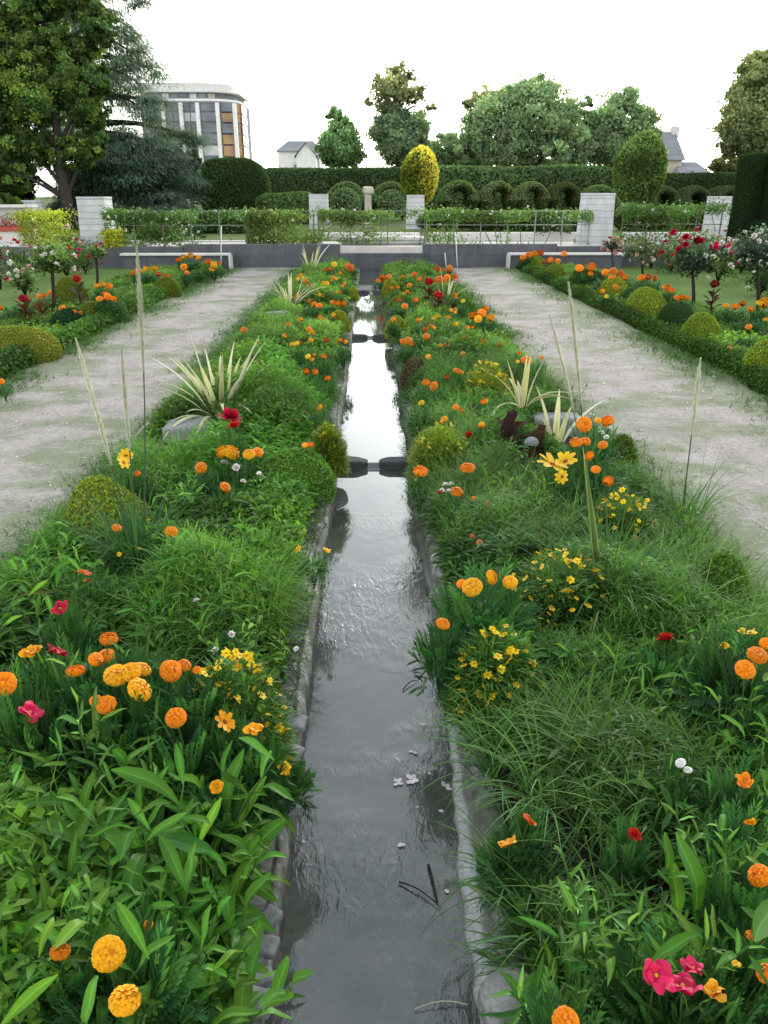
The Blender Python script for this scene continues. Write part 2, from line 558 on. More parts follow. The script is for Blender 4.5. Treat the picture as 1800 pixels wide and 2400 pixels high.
def lime():
    t = NT('channel_masonry')
    pos = t.coord()
    z = t.n('ShaderNodeSeparateXYZ', {0: pos}).outputs[2]
    n1, n2, n3 = t.noise(9.0, 7.0, 0.7, pos), t.noise(60.0, 4.0, 0.65, pos), t.noise(3.2, 5.0, 0.6, pos)
    c = t.ramp(n1, [(0.32, (0.045, 0.047, 0.042)), (0.5, (0.17, 0.175, 0.165)), (0.66, (0.42, 0.44, 0.43))])
    k = t.math('MULTIPLY_ADD', n2, 0.9)
    k.node.inputs[2].default_value = 0.55
    c = t.n('ShaderNodeVectorMath', {0: c, 1: k}, operation='MULTIPLY').outputs[0]
    moss = t.n('ShaderNodeMapRange', {0: n3, 1: 0.5, 2: 0.62, 3: 0.0, 4: 0.7}).outputs[0]
    c = t.mix(moss, c, (0.05, 0.065, 0.025))
    wet = t.n('ShaderNodeMapRange', {0: z, 1: -0.075, 2: -0.03, 3: 0.75, 4: 0.0}).outputs[0]
    c = t.mix(wet, c, (0.02, 0.02, 0.017))
    at = t.n('ShaderNodeAttribute', attribute_name='tint').outputs['Color']
    c = t.mix(t.n('ShaderNodeSeparateColor', {0: at}).outputs[0], c, t.ramp(n2, [(0.3, (0.24, 0.26, 0.26)), (0.7, (0.46, 0.49, 0.48))]))
    return t.surf(t.bsdf(c, 0.85, t.bump(t.math('ADD', n1, t.math('MULTIPLY', n2, 0.5)), 0.7, 0.02), 0.3))


M['lime'] = lime()


def water(name, ripple, flow):
    t = NT(name)
    pos = t.coord()
    n0 = t.noise(3.4, 6.0, 0.65, pos, 0.5)
    n00 = t.noise(26.0, 5.0, 0.7, pos)
    c = t.ramp(n0, [(0.3, (0.032, 0.038, 0.036)), (0.7, (0.085, 0.088, 0.078))])
    c = t.mix(t.n('ShaderNodeMapRange', {0: n00, 1: 0.58, 2: 0.7, 3: 0.0, 4: 0.55}).outputs[0], c, (0.035, 0.034, 0.026))
    c = t.mix(t.n('ShaderNodeMapRange', {0: n00, 1: 0.4, 2: 0.3, 3: 0.0, 4: 0.35}).outputs[0], c, (0.15, 0.15, 0.125))
    v1 = t.coord((30, 11, 1), (0, 0, R(40)))
    r1 = t.noise(1.0, 3.0, 0.55, v1, 1.0)
    v2 = t.coord((85, 30, 1), (0, 0, R(-32)))
    r2 = t.noise(1.0, 2.0, 0.5, v2, 0.8)
    calm = t.n('ShaderNodeMapRange', {0: t.noise(2.2, 3.0, 0.5, pos), 1: 0.42, 2: 0.62, 3: 0.08, 4: 1.0}).outputs[0]
    y = t.n('ShaderNodeSeparateXYZ', {0: pos}).outputs[1]
    near = t.n('ShaderNodeMapRange', {0: y, 1: 4.6, 2: 2.6, 3: 0.1, 4: 1.0}).outputs[0]
    h = t.math('ADD', t.math('MULTIPLY', r1, 0.75), t.math('MULTIPLY', r2, 0.25))
    h = t.math('MULTIPLY', t.math('MULTIPLY', h, calm), near)
    nor = t.bump(h, ripple, flow)
    d = t.n('ShaderNodeBsdfDiffuse', {'Color': c}).outputs[0]
    gl = t.n('ShaderNodeBsdfGlossy', {'Color': (0.88, 0.95, 1.0, 1), 'Roughness': 0.04, 'Normal': nor}).outputs[0]
    fr = t.n('ShaderNodeFresnel', {'IOR': 1.68, 'Normal': nor}).outputs[0]
    return t.surf(t.n('ShaderNodeMixShader', {0: fr, 1: d, 2: gl}).outputs[0])


M['stream'] = water('stream_water', 0.5, 0.02)
M['pool'] = water('pool_water', 0.1, 0.01)


def glass(name, a, b, lit=False):
    t = NT(name)
    n = t.noise(0.35, 2.0, 0.5)
    c = t.ramp(n, [(0.35, a), (0.65, b)])
    return t.surf(t.bsdf(c, 0.12, None, 0.6))


M['glass'] = glass('dark_glazing', (0.05, 0.065, 0.09), (0.15, 0.18, 0.22))
M['glasspale'] = glass('pale_glazing', (0.32, 0.36, 0.38), (0.5, 0.54, 0.56))
M['amber'] = glass('amber_glazing', (0.14, 0.075, 0.03), (0.38, 0.2, 0.06))
# ------------------------------------------------------------------ the setting
def sheet(name, x0, x1, y0, y1, z, mat, step=None, amp=0.0, kind='structure'):
    g = Geo()
    nx = 2 if step is None else max(2, int((x1 - x0) / step) + 1)
    ny = 2 if step is None else max(2, int((y1 - y0) / step) + 1)
    X, Y = np.meshgrid(np.linspace(x0, x1, nx), np.linspace(y0, y1, ny))
    V = np.stack([X, Y, np.full_like(X, z)], -1).reshape(-1, 3)
    if amp:
        V[:, 2] += amp * vnoise(V[:, :2], 2.1, 4) + amp * 0.5 * vnoise(V[:, :2], 6.0, 9)
    i = np.arange(ny - 1)[:, None] * nx + np.arange(nx - 1)[None]
    g.add(V, F4=np.stack([i, i + 1, i + 1 + nx, i + nx], -1))
    return struct(name, g, M[mat], kind)


sheet('ground', -1800, 1800, -40, 3000, -0.32, 'field')
sheet('field', -1800, 1800, 24.0, 3000, 0.48, 'field')
g = Geo()
box(g, (0, 22.55, -0.3), (80, 3.4, 0.80))
struct('terrace', g, M['terrace'], smooth=False)
for sx in (-1, 1):
    sheet('path', min(sx * 1.7, sx * 3.9), max(sx * 1.7, sx * 3.9), 0.2, 20.84, 0.0, 'gravel', 0.2, 0.008)
    sheet('lawn', min(sx * 3.8, sx * 40), max(sx * 3.8, sx * 40), 0.2, 20.84, 0.012, 'lawn', 0.6, 0.008)


def bed_soil(sx):
    g = Geo()
    xs = np.linspace(0.36, 1.715, 26)
    ys = np.linspace(0.3, 20.4, 260)
    X, Y = np.meshgrid(xs, ys)
    u = (X - 0.36) / 1.355
    Z = 0.001 + 0.07 * np.sin(PI * u) ** 0.7 + 0.018 * vnoise(np.stack([X * sx, Y], -1), 7.0, 5) * np.sin(PI * u)
    V = np.stack([X * sx, Y, Z], -1).reshape(-1, 3)
    n = len(xs)
    i = np.arange(len(ys) - 1)[:, None] * n + np.arange(n - 1)[None]
    Fq = np.stack([i, i + 1, i + 1 + n, i + n], -1).reshape(-1, 4)
    g.add(V, F4=Fq if sx > 0 else Fq[:, ::-1])
    struct('bed_soil', g, M['soil'])
    g = Geo()
    for a, b in ((3.85, 5.6),):
        X, Y = np.meshgrid(np.linspace(a, b, 14), np.linspace(3.0, 20.3, 120))
        Z = 0.02 + 0.05 * np.sin(PI * (X - a) / (b - a))
        V = np.stack([X * sx, Y, Z], -1).reshape(-1, 3)
        i = np.arange(119)[:, None] * 14 + np.arange(13)[None]
        Fq = np.stack([i, i + 1, i + 15, i + 14], -1).reshape(-1, 4)
        g.add(V, F4=Fq if sx > 0 else Fq[:, ::-1])
    struct('border_soil', g, M['soil'])


bed_soil(-1)
bed_soil(1)

# ---- channel: side walls, floor and four pools stepping gently up towards the far end
WEIR_Y = (5.3, 10.6, 15.6)
POOL_Z = (-0.12, -0.085, -0.055, -0.03)


def channel_wall(sx):
    g = Geo()
    ys = np.concatenate([np.linspace(0.5, 6, 420), np.linspace(6.05, 20.4, 300)])
    if sx < 0:
        prof = np.array([(0.235, -0.31), (0.242, -0.13), (0.25, -0.09), (0.252, -0.03), (0.262, 0.0), (0.275, 0.012), (0.285, -0.004), (0.292, 0.006), (0.33, 0.016), (0.37, 0.01), (0.40, -0.02)])
    else:
        prof = np.array([(0.235, -0.31), (0.242, -0.125), (0.25, -0.104), (0.262, -0.098), (0.285, -0.096), (0.292, -0.06), (0.298, -0.005), (0.31, 0.008), (0.34, 0.014), (0.37, 0.008), (0.40, -0.02)])
    k = len(prof)
    X = np.tile(prof[:, 0], (len(ys), 1))
    Z = np.tile(prof[:, 1], (len(ys), 1))
    Y = np.tile(ys[:, None], (1, k))
    P = np.stack([X * sx, Y, Z], -1)
    n1 = vnoise(P.reshape(-1, 3), 9.0, 21 + sx).reshape(X.shape)
    n2 = vnoise(P.reshape(-1, 3), 34.0, 31 + sx).reshape(X.shape)
    n3 = vnoise(np.stack([Y, Y * 0], -1).reshape(-1, 2), 5.0, 41 + sx).reshape(X.shape)
    wgt = np.array([0, 0.6, 1, 1, 1, 1, 1, 1, 1, 0.6, 0.2])[None]
    X = X + wgt * (0.008 * n1 + 0.004 * n2)
    Z = Z + wgt * (0.006 * n1 + 0.005 * n2)
    if sx > 0:
        X[:, 1:5] += (0.016 * n3 + 0.01 * np.abs(n2))[:, 1:5] * np.array([1.0, 1.0, 0.6, 0.1])
    V = np.stack([X * sx, Y, Z], -1).reshape(-1, 3)
    i = np.arange(len(ys) - 1)[:, None] * k + np.arange(k - 1)[None]
    Fq = np.stack([i, i + 1, i + 1 + k, i + k], -1).reshape(-1, 4)
    c = np.zeros((len(ys), k, 3))
    if sx > 0:
        fade = np.clip((4.0 - ys) / 1.6, 0, 1)
        c[:, 2:6, :] = (fade[:, None] * np.array([0.8, 1.0, 1.0, 0.4]))[..., None]
    g.add(V, F4=Fq if sx > 0 else Fq[:, ::-1], col=c.reshape(-1, 3))
    struct('channel_wall', g, M['lime'])


channel_wall(-1)
channel_wall(1)
edges = (0.4,) + WEIR_Y + (20.45,)
for k in range(4):
    sheet('water', -0.27, 0.27, edges[k], edges[k + 1], POOL_Z[k], 'stream' if k == 0 else 'pool')


for k, y in enumerate(WEIR_Y):
    g = Geo()
    xs = np.linspace(-0.26, 0.26, 30)
    rows = []
    for dy, f in ((0.0, 0.0), (-0.012, 0.08), (-0.03, 0.45), (-0.045, 0.85), (-0.07, 1.0)):
        rows.append(np.stack([xs, y + dy + 0.006 * np.sin(xs * 60 + k) * f, POOL_Z[k + 1] * (1 - f) + (POOL_Z[k] + 0.001) * f + 0 * xs], -1))
    V = np.array(rows).reshape(-1, 3)
    i = np.arange(4)[:, None] * 30 + np.arange(29)[None]
    g.add(V, F4=np.stack([i + 30, i + 31, i + 1, i], -1))
    struct('water', g, M['pool'])


def rock(name, label, cat, c, d, mat='stone', bev=0.3, noise=0.012, ns=9.0, rotz=0.0, seed=1, group=None, cuts=9, col=(0.3, 0.3, 0.3)):
    g = Geo()
    V, Fq = rbox(d, bev * min(d), cuts, noise, ns, seed)
    g.add(V, F4=Fq, col=col)
    o = obj(name, g, M[mat])
    o.location = c
    o.rotation_euler = (0, 0, rotz)
    return tag(o, label, cat, group)


def weir_block(sx, y, z0, h, inner, d, label, rough, seed):
    """a stone narrowing the stream: its inner end is cut to a blunt point"""
    g = Geo()
    w = 0.262 - inner
    V, Fq = rbox((w, d, h), 0.010, 9, rough, 14.0, seed)
    t = np.clip((V[:, 0] * -1 + w / 2) / w, 0, 1)
    V[:, 1] *= 1 - 0.35 * np.clip(t - 0.6, 0, 1) / 0.4
    V[:, 2] *= 1 - 0.1 * np.clip(t - 0.7, 0, 1) / 0.3
    V[:, 0] *= sx
    g.add(V, F4=Fq if sx > 0 else Fq[:, ::-1])
    o = obj('weir_stone', g, M['wetstone' if seed < 90 else 'stone'])
    o.location = (sx * (inner + w / 2), y, z0)
    tag(o, label, 'stone', 'paired stones narrowing the stream')


for k, (y, nm, ins) in enumerate(((5.3, 'nearest weir, dark front and flat wet top', (0.02, 0.055)), (10.6, 'middle weir, rough dark lump', (0.03, 0.03)), (15.6, 'farthest weir, thin dark bar', (0.02, 0.05)))):
    for sx, sd, q in ((-1, 'left', 0), (1, 'right', 1)):
        weir_block(sx, y, -0.2, 0.2 + POOL_Z[k + 1] + (0.028, 0.03, 0.03)[k], ins[q], (0.13, 0.16, 0.16)[k], f'{sd} stone of the {nm}', (0.004, 0.016, 0.006)[k], 3 + k * 2 + q)

# ---- walls at the end of the garden
def X_at(px, Y):
    return float(AT(px, 560, Y)[0])


def wall(name, label, px0, px1, Y, z0, z1, thick=0.25, coping=None, ends=()):
    x0, x1 = X_at(px0, Y), X_at(px1, Y)
    r = thing(name, label, 'wall', ((x0 + x1) / 2, Y + thick / 2, z0))
    g = Geo()
    box(g, (0, 0, 0), (x1 - x0, thick - 0.01, z1 - z0), bev=0.012)
    obj('wall_body', g, M['darkwall'], r, False)
    if coping:
        g = Geo()
        box(g, (0, 0, z1 - z0), (x1 - x0 + 0.04, thick + 0.06, coping), bev=0.008)
        obj('coping', g, M['cap'], r, False)
    for e in ends:
        g = Geo()
        box(g, (e * (x1 - x0 + 0.05) / 2, -0.02, 0), (0.05, thick + 0.05, z1 - z0 - 0.002), bev=0.005)
        obj('end_trim', g, M['cap'], r, False)
    return r


wall('retaining_wall', 'long dark grey block wall across the end of the left path', 398, 735, 20.8, 0.0, 0.57)
wall('retaining_wall', 'dark grey block wall across the end of the right path', 913, 1202, 20.8, 0.0, 0.57)
wall('retaining_wall', 'lower dark wall behind the head of the water channel', 733, 916, 20.55, -0.2, 0.36)
wall('retaining_wall', 'dark terrace wall behind the low wall of the left border', -160, 397, 20.79, 0.0, 0.51)
wall('retaining_wall', 'dark terrace wall behind the low wall of the right border', 1203, 1900, 20.79, 0.0, 0.51)
wall('low_wall', 'low pale-edged wall at the far end of the left flower border', 262, 494, 20.3, 0.0, 0.335, 0.3, 0.045, (1,))
wall('low_wall', 'low pale-edged wall at the far end of the right flower border', 1102, 1345, 20.3, 0.0, 0.335, 0.3, 0.045, (-1,))

# pale rounded basin standing behind the middle wall
p0 = AT(828, 540, 22.2)
g = Geo()
V, Fq = rbox((2.3, 0.7, 0.2), 0.06, 8, 0.01, 4.0, 5)
g.add(V, F4=Fq)
o = obj('stone_basin', g, M['cap'])
o.location = (p0[0], 22.2, 0.5)
tag(o, 'pale stone basin low behind the wall at the head of the channel', 'basin')


# ---- concrete pillars
def pillar(label, px0, px1, pyt, Y, z0, depth=0.75, taper=0.93, shelf=True, name='concrete_pillar', mat='board', group='board-marked concrete pillars on the terrace'):
    a, b = AT(px0, pyt, Y), AT(px1, pyt, Y)
    w = b[0] - a[0]
    r = thing(name, label, 'pillar', ((a[0] + b[0]) / 2, Y + depth / 2, z0), 0.0, group)
    h = a[2] - z0
    g = Geo()
    box(g, (0, 0, 0), (w / taper, depth, h - 0.05), taper=taper, bev=0.012)
    obj('shaft', g, M[mat], r, False)
    g = Geo()
    box(g, (0, 0, h - 0.05), (w * 1.02, depth * taper * 1.02, 0.05), bev=0.01)
    obj('cap', g, M[mat], r, False)
    return r


pillar('tall pale board-marked pillar at the near end of the left terrace', 163, 222, 425, 21.3, 0.5)
pillar('tall pale board-marked pillar beyond the right path, behind thin railings', 1270, 1331, 417, 21.6, 0.5)
pillar('pale pillar left of the weathered column', 667, 707, 419, 33.0, 0.48, 0.7)
pillar('pale pillar between the weathered column and the golden ball tree', 880, 917, 421, 33.0, 0.48, 0.7)
pillar('pale pillar at the far left above the flower box', 36, 78, 433, 30.0, 0.48, 0.7, 1.04)
pillar('small sunlit block pillar between two larger pillars under the dark conifer', 106, 131, 441, 38.0, 0.48, 0.6)
pillar('small white pillar under the conifer, left one of a pair', 387, 400, 442, 44.0, 0.48, 0.5)
pillar('small white pillar under the clipped dark hedge, right one of a pair', 459, 479, 443, 44.0, 0.48, 0.5)
pillar('pale pillar beside the dark clipped hedge block on the right', 1550, 1592, 424, 25.5, 0.48, 0.8)

a, b = AT(787, 404, 34), AT(803, 404, 34)
r = thing('stone_column', 'weathered old stone column with a chipped capital before the topiary arches', 'column', ((a[0] + b[0]) / 2, 34.2, 0.48))
h = a[2] - 0.48
g = Geo()
V, Fq = rbox((0.30, 0.30, h * 0.85), 0.06, 10, 0.02, 7.0, 6)
g.add(V, F4=Fq)
obj('shaft', g, M['column'], r)
g = Geo()
V, Fq = rbox((0.40, 0.38, h * 0.16), 0.05, 8, 0.03, 9.0, 8)
g.add(V + [0, 0, h * 0.84], F4=Fq)
obj('capital', g, M['column'], r)


# ---- railings with climbers
def railing(label, px0, px1, Y, n, top=1.36, mid=1.02, z0=0.5, col=(0.13, 0.17, 0.13)):
    x0, x1 = X_at(px0, Y), X_at(px1, Y)
    r = thing('railing', label, 'railing', ((x0 + x1) / 2, Y, z0))
    hw = (x1 - x0) / 2
    for k in range(n + 1):
        g = Geo()
        box(g, (-hw + 2 * hw * k / n, 0, 0), (0.03, 0.03, top - z0), col=col, bev=0.004)
        obj('post', g, M['metal'], r, False)
    for z in (top, mid, z0 + 0.12):
        g = Geo()
        box(g, (0, -0.03, z - z0 - 0.02), (2 * hw + 0.06, 0.02, 0.022), col=col)
        obj('rail', g, M['metal'], r, False)
    return r


railing('thin railing under the climbers between the left tall pillar and the dark wall', 236, 540, 21.25, 5)
railing('railing hidden under dense climbers above the long dark wall', 545, 690, 21.5, 3)
railing('railing with hanging climbers behind the head of the channel', 680, 916, 21.7, 3)
railing('pale railing with climbing roses beyond the end of the right path', 920, 1266, 21.5, 6, col=(0.24, 0.28, 0.22))
railing('railing with climbers right of the tall pillar', 1336, 1545, 21.9, 4)
for k, (x0, y0, x1, y1, lab) in enumerate(((988, 578, 984, 502, 'tall thin white stake leaning at the end wall of the right path'), (964, 578, 961, 546, 'short thin white stake at the far end of the right channel bed'), (880 / 1.843, 575, 478, 488, 'thin pale stake standing at the far end of the left border'))):
    p = G(x0, y0, 0.0) if k < 2 else AT(x0, y0, 20.1)
    q = AT(x1, y1, p[1])
    g = Geo()
    tube(g, [(0, 0, 0), (q - p) * 0.5, q - p], [0.014, 0.013, 0.011], 8, (0.72, 0.72, 0.68))
    o = obj('stake', g, M['paint'])
    o.location = p
    tag(o, lab, 'stake')

for lab, px0, px1, Y in (('long pale parapet on the terrace behind the climbing-rose railing', 925, 1262, 24.0), ('pale parapet on the terrace right of the tall pillar', 1338, 1500, 24.0), ('pale parapet behind the hanging climbers in the middle', 700, 905, 24.0)):
    x0, x1 = X_at(px0, Y), X_at(px1, Y)
    g = Geo()
    box(g, (0, 0, 0), (x1 - x0, 0.3, 0.22), bev=0.015)
    o = obj('parapet', g, M['cap'], None, False)
    o.location = ((x0 + x1) / 2, Y, 0.5)
    tag(o, lab, 'wall')

# ---- flower box building at the far left
c = AT(20, 520, 23.0)
r = thing('planter_wall', 'pale wall at the far left with a long box of red flowers', 'planter', (c[0] - 0.55, 23.2, 0.5))
g = Geo()
box(g, (0, 0, 0), (2.6, 0.3, 0.30), bev=0.01)
obj('base_wall', g, M['cap'], r, False)
g = Geo()
box(g, (0, 0.1, 0.30), (2.5, 0.2, 0.62), bev=0.01)
obj('back_panel', g, M['cap'], r, False)
g = Geo()
box(g, (0, -0.02, 0.92), (2.7, 0.42, 0.07), bev=0.01)
obj('coping', g, M['cap'], r, False)
g = Geo()
box(g, (0, -0.1, 0.302), (2.4, 0.2, 0.12), col=(0.35, 0.05, 0.03), bev=0.01)
obj('flower_box', g, M['paint'], r, False)
g = Geo()
P = np.stack([rng.uniform(-1.15, 1.15, 700), rng.uniform(-0.2, -0.03, 700), 0.42 + 0.36 * rng.random(700) ** 1.4], -1)
cc = np.where((vnoise(P, 7.0, 2) > 0.3)[:, None], vary((0.55, 0.05, 0.02), 700), vary((0.35, 0.33, 0.05), 700))
cards(g, P, rng.normal(size=(700, 3)), 0.07, cc)
obj('foliage', g, M['dull'], r)

# ---- buildings
def bl(name, r, g, mat, smooth=False):
    return obj(name, g, M[mat], r, smooth)


Yb = 150.0
pc = AT(432, 300, Yb)
m = mpp(pc)
r = thing('office_building', 'curved modern office block with white vertical fins and amber end windows', 'building', (pc[0], Yb, 0.0))
W2, ztop = 100 * m, AT(450, 176, Yb)[2]
zs = {py: AT(450, py, Yb)[2] for py in (176, 196, 199, 213, 218, 222, 235, 240, 340)}
def slab(wl, wr, z0, z1, d=14.0, rad=4.0):
    """floor plate with a rounded right front corner"""
    pts = [(-wl, 0)] + [(wr - rad + rad * math.sin(a), rad - rad * math.cos(a)) for a in np.linspace(0, PI / 2, 9)] + [(wr, d), (-wl, d)]
    n = len(pts)
    V = np.array([(x, y, z) for z in (z0, z1) for x, y in pts])
    F4 = [(i, (i + 1) % n, n + (i + 1) % n, n + i) for i in range(n)]
    F3 = [(n, n + i, n + i + 1) for i in range(1, n - 1)] + [(0, i + 1, i) for i in range(1, n - 1)]
    return V, F4, F3
def addslab(nm, mat, wl, wr, z0, z1, rad=4.0, y=0.0):
    g = Geo()
    V, F4, F3 = slab(wl, wr, z0, z1, rad=rad)
    V[:, 1] += y
    g.add(V, F4=F4, F3=F3)
    return bl(nm, r, g, mat)
addslab('roof_parapet', 'cap', W2 * 1.25, 66 * m, zs[196], zs[176], 5, 1.5)
addslab('roof_slab', 'cap', W2 * 1.25, 84 * m, zs[199], zs[196], 5)
addslab('penthouse', 'slate', W2 * 1.2, 74 * m, zs[213], zs[199], 5, 0.8)
addslab('floor_band', 'render', W2 * 1.25, 85 * m, zs[218], zs[213], 5)
addslab('floor_band', 'slate', W2 * 1.25, 86 * m, zs[222], zs[218], 5, -0.05)
addslab('core_walls', 'slate', W2 * 1.22, 86.0 * m, 0.0, zs[222], 5, 0.3)
for k in range(7):
    px = 335 + k * 20
    x = AT(px, 206, Yb)[0] - pc[0]
    g = Geo()
    box(g, (x, 0.75, zs[213] + 0.1), (14 * m, 0.1, zs[199] - zs[213] - 0.25))
    bl('window', r, g, ('glass', 'glasspale', 'glass', 'glass', 'glasspale', 'glass', 'column')[k])
fins = [352, 391, 427, 470, 505]
zlev = [222, 243, 266, 290, 314, 340]
for k, px in enumerate(fins[:-1] + [505]):
    x = AT(px, 230, Yb)[0] - pc[0]
    g = Geo()
    box(g, (x, -0.25 if px < 490 else 0.6, 0.0), (7.5 * m, 0.9, zs[222] - 0.05))
    bl('fin', r, g, 'render')
for k, (a, b) in enumerate([(318, 347), (357, 386), (396, 422), (432, 465)]):
    for q in range(5):
        z1, z0 = AT(430, zlev[q], Yb)[2], AT(430, zlev[q + 1], Yb)[2]
        xa, xb = AT(a, 230, Yb)[0] - pc[0], AT(b, 230, Yb)[0] - pc[0]
        g = Geo()
        box(g, ((xa + xb) / 2, 0.24, z0 + 0.3), (xb - xa, 0.16, z1 - z0 - 0.35))
        w = bl('window', r, g, 'glass' if (k * 2 + q) % 5 else 'glasspale')
        g = Geo()
        box(g, ((xa + xb) / 2, 0.13, z0 + 0.3), (0.12, 0.1, z1 - z0 - 0.36), col=(0.05, 0.05, 0.06))
        if k < 3:
            bl('mullion', w, g, 'metal')
for q in range(5):
    z1, z0 = AT(430, zlev[q], Yb)[2], AT(430, zlev[q + 1], Yb)[2]
    xa, xb = AT(476, 230, Yb)[0] - pc[0], AT(500, 230, Yb)[0] - pc[0]
    g = Geo()
    box(g, ((xa + xb) / 2, 0.5, z0 + 0.2), (xb - xa, 0.5, z1 - z0 - 0.25))
    bl('window', r, g, 'amber' if q in (1, 3, 4) else 'glass')
    g = Geo()
    box(g, (86.2 * m - 0.2, 6.5, z0 + 0.2), (0.6, 5.5, z1 - z0 - 0.25))
    bl('window', r, g, 'amber')
    g = Geo()
    th = R(45)
    box(g, (86 * m - 5 + 5 * math.sin(th) + 0.08, 0.3 + 5 - 5 * math.cos(th), z0 + 0.2), (3.0, 0.4, z1 - z0 - 0.25), rotz=th)
    bl('window', r, g, 'amber')


def gable_house(label, px0, px1, pye, pyr, Y, depth, axis='x', wallmat='render', chim=None, extra=None, ridge=None):
    a, b = AT(px0, pye, Y), AT(px1, pye, Y)
    zr = AT((px0 + px1) / 2, pyr, Y)[2]
    r = thing('house', label, 'house', ((a[0] + b[0]) / 2, Y, 0.0))
    w, h = (b[0] - a[0]) / 2, a[2]
    g = Geo()
    box(g, (0, depth / 2, 0), (2 * w, depth, h))
    if axis == 'y':
        g.add([(-w, 0, h), (w, 0, h), (0, 0, zr), (-w, depth, h), (w, depth, h), (0, depth, zr)], F3=[(0, 1, 2), (4, 3, 5)])
    bl('wall', r, g, wallmat)
    g = Geo()
    o = 0.35
    if axis == 'x':
        rw = w if ridge is None else w * ridge
        g.add([(-w - o, -o, h), (w + o, -o, h), (rw, depth / 2, zr), (-rw, depth / 2, zr), (-w - o, depth + o, h), (w + o, depth + o, h)], F4=[(0, 1, 2, 3), (5, 4, 3, 2)], F3=[(4, 0, 3), (1, 5, 2)])
    else:
        g.add([(-w - o, -o, h - 0.2), (0, -o, zr + 0.1), (0, depth + o, zr + 0.1), (-w - o, depth + o, h - 0.2), (w + o, -o, h - 0.2), (w + o, depth + o, h - 0.2)], F4=[(0, 3, 2, 1), (4, 1, 2, 5)])
    rf = bl('roof', r, g, 'slate')
    if chim:
        for cx, hh in chim:
            g = Geo()
            box(g, (cx * w, depth / 2, zr - 0.8), (1.0, 0.9, hh + 0.8), bev=0.03)
            bl('chimney', rf, g, 'cap')
    for wx, wz in (extra or []):
        g = Geo()
        box(g, (wx * w, -0.03, wz * h), (1.0, 0.1, 1.4))
        bl('window', r, g, 'glass')
    return r


gable_house('white house with hipped grey slate roof beyond the long hedge', 600, 690, 327, 300, 130.0, 9.0, 'x', 'render', None, [(-0.1, 0.6), (0.45, 0.6)], 0.62)
gable_house('small white gabled wing with dark curved roof beside the slate-roofed house', 640, 682, 336, 309, 126.0, 3.5, 'y', 'render', None, [(-0.5, 0.5)])
gable_house('stone house end with a steep grey roof behind the clipped round tree', 1412, 1474, 346, 279, 110.0, 8.0, 'x', 'column', [(0.97, 0.6)], None, 1.0)
gable_house('low cream cottage with a shallow grey roof right of the steep-roofed house', 1470, 1530, 374, 347, 108.0, 7.0, 'x', 'render', None, [(-0.35, 0.75)], 0.75)
gable_house('pale house glimpsed between the tall sparse tree and the broad tree', 985, 1040, 330, 312, 125.0, 8.0, 'x', 'render', None, [(0.2, 0.7)])
# ------------------------------------------------------------------ trees, hedges, topiary
def blob(px, py, r, Y, ry=None, dy=0.0):
    p = AT(px, py, Y)
    m = mpp(p)
    return np.array([p[0], p[1] + dy, p[2]]), r * m, (ry or r) * m


def crown(g, blobs, n, leaf, cols, clump=0.16, shell=0.55, light=0.3, mat=0, per=46, fine=1.0):
    n, leaf, per = int(n * fine), leaf / fine ** 0.5, int(per * fine ** 0.6)
    tot = sum(b[1] * b[2] for b in blobs)
    for c, rx, rz in blobs:
        nb = int(n * rx * rz / tot)
        nc = max(6, nb // per)
        d = nrm(rng.normal(size=(nc, 3)))
        rad = (shell + (1 - shell) * rng.random(nc)) * np.exp(rng.normal(0, 0.07, nc))
        cen = c + d * rad[:, None] * [rx, rx, rz]
        k = rng.integers(0, nc, nb)
        P = cen[k] + np.clip(rng.normal(size=(nb, 3)), -1.9, 1.9) * clump * (rx * rz) ** 0.5 * [1, 1, 0.75]
        ci = rng.integers(0, len(cols), nc)
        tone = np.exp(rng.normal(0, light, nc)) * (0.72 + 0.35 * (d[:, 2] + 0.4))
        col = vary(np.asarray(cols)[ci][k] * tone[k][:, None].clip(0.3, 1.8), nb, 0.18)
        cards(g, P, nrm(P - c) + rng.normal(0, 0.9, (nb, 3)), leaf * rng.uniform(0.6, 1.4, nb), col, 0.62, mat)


def tree(name, label, base, blobs, n, leaf, cols, tr=0.3, bark=(0.07, 0.055, 0.04), cat='tree', group=None, clump=0.16, shell=0.5, light=0.3, limbs=9, lean=0.0):
    base = np.asarray(base, float)
    r = thing(name, label, cat, base, 0.0, group)
    cen = np.mean([b[0] for b in blobs], 0)
    top = np.array([(base[0] + cen[0]) / 2 + lean, (base[1] + cen[1]) / 2, max(b[0][2] for b in blobs)])
    g = Geo()
    t = np.linspace(0, 1, 9)[:, None]
    pts = base * (1 - t) + top * t
    pts[:, :2] += 0.12 * tr * vnoise(pts, 1.0 / max(tr, 0.1), 3)[:, None] * t[:, :1] * 4
    tube(g, pts - base, tr * (1.25 - 1.12 * t[:, 0] ** 0.8), 9, bark, rough=0.05)
    obj('trunk', g, M['bark'], r)
    k = 0
    for c, rx, rz in blobs:
        for q in range(max(1, limbs // len(blobs))):
            d = nrm(rng.normal(size=3)) * [rx, rx, rz] * 0.75
            e = c + d
            zf = np.clip((e[2] - base[2]) / (top[2] - base[2]) - 0.25, 0.15, 0.85)
            s = base + (top - base) * zf
            mid = s * 0.45 + e * 0.55 + [0, 0, 0.06 * np.linalg.norm(e - s)]
            gb = Geo()
            tube(gb, np.array([s, s * 0.7 + mid * 0.3, mid, e]) - base, tr * np.array([0.5, 0.36, 0.24, 0.07]) * (1.1 - 0.6 * zf), 6, bark)
            obj('limb', gb, M['bark'], r)
    g = Geo()
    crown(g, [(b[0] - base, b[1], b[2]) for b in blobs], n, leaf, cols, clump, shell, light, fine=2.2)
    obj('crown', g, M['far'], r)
    return r


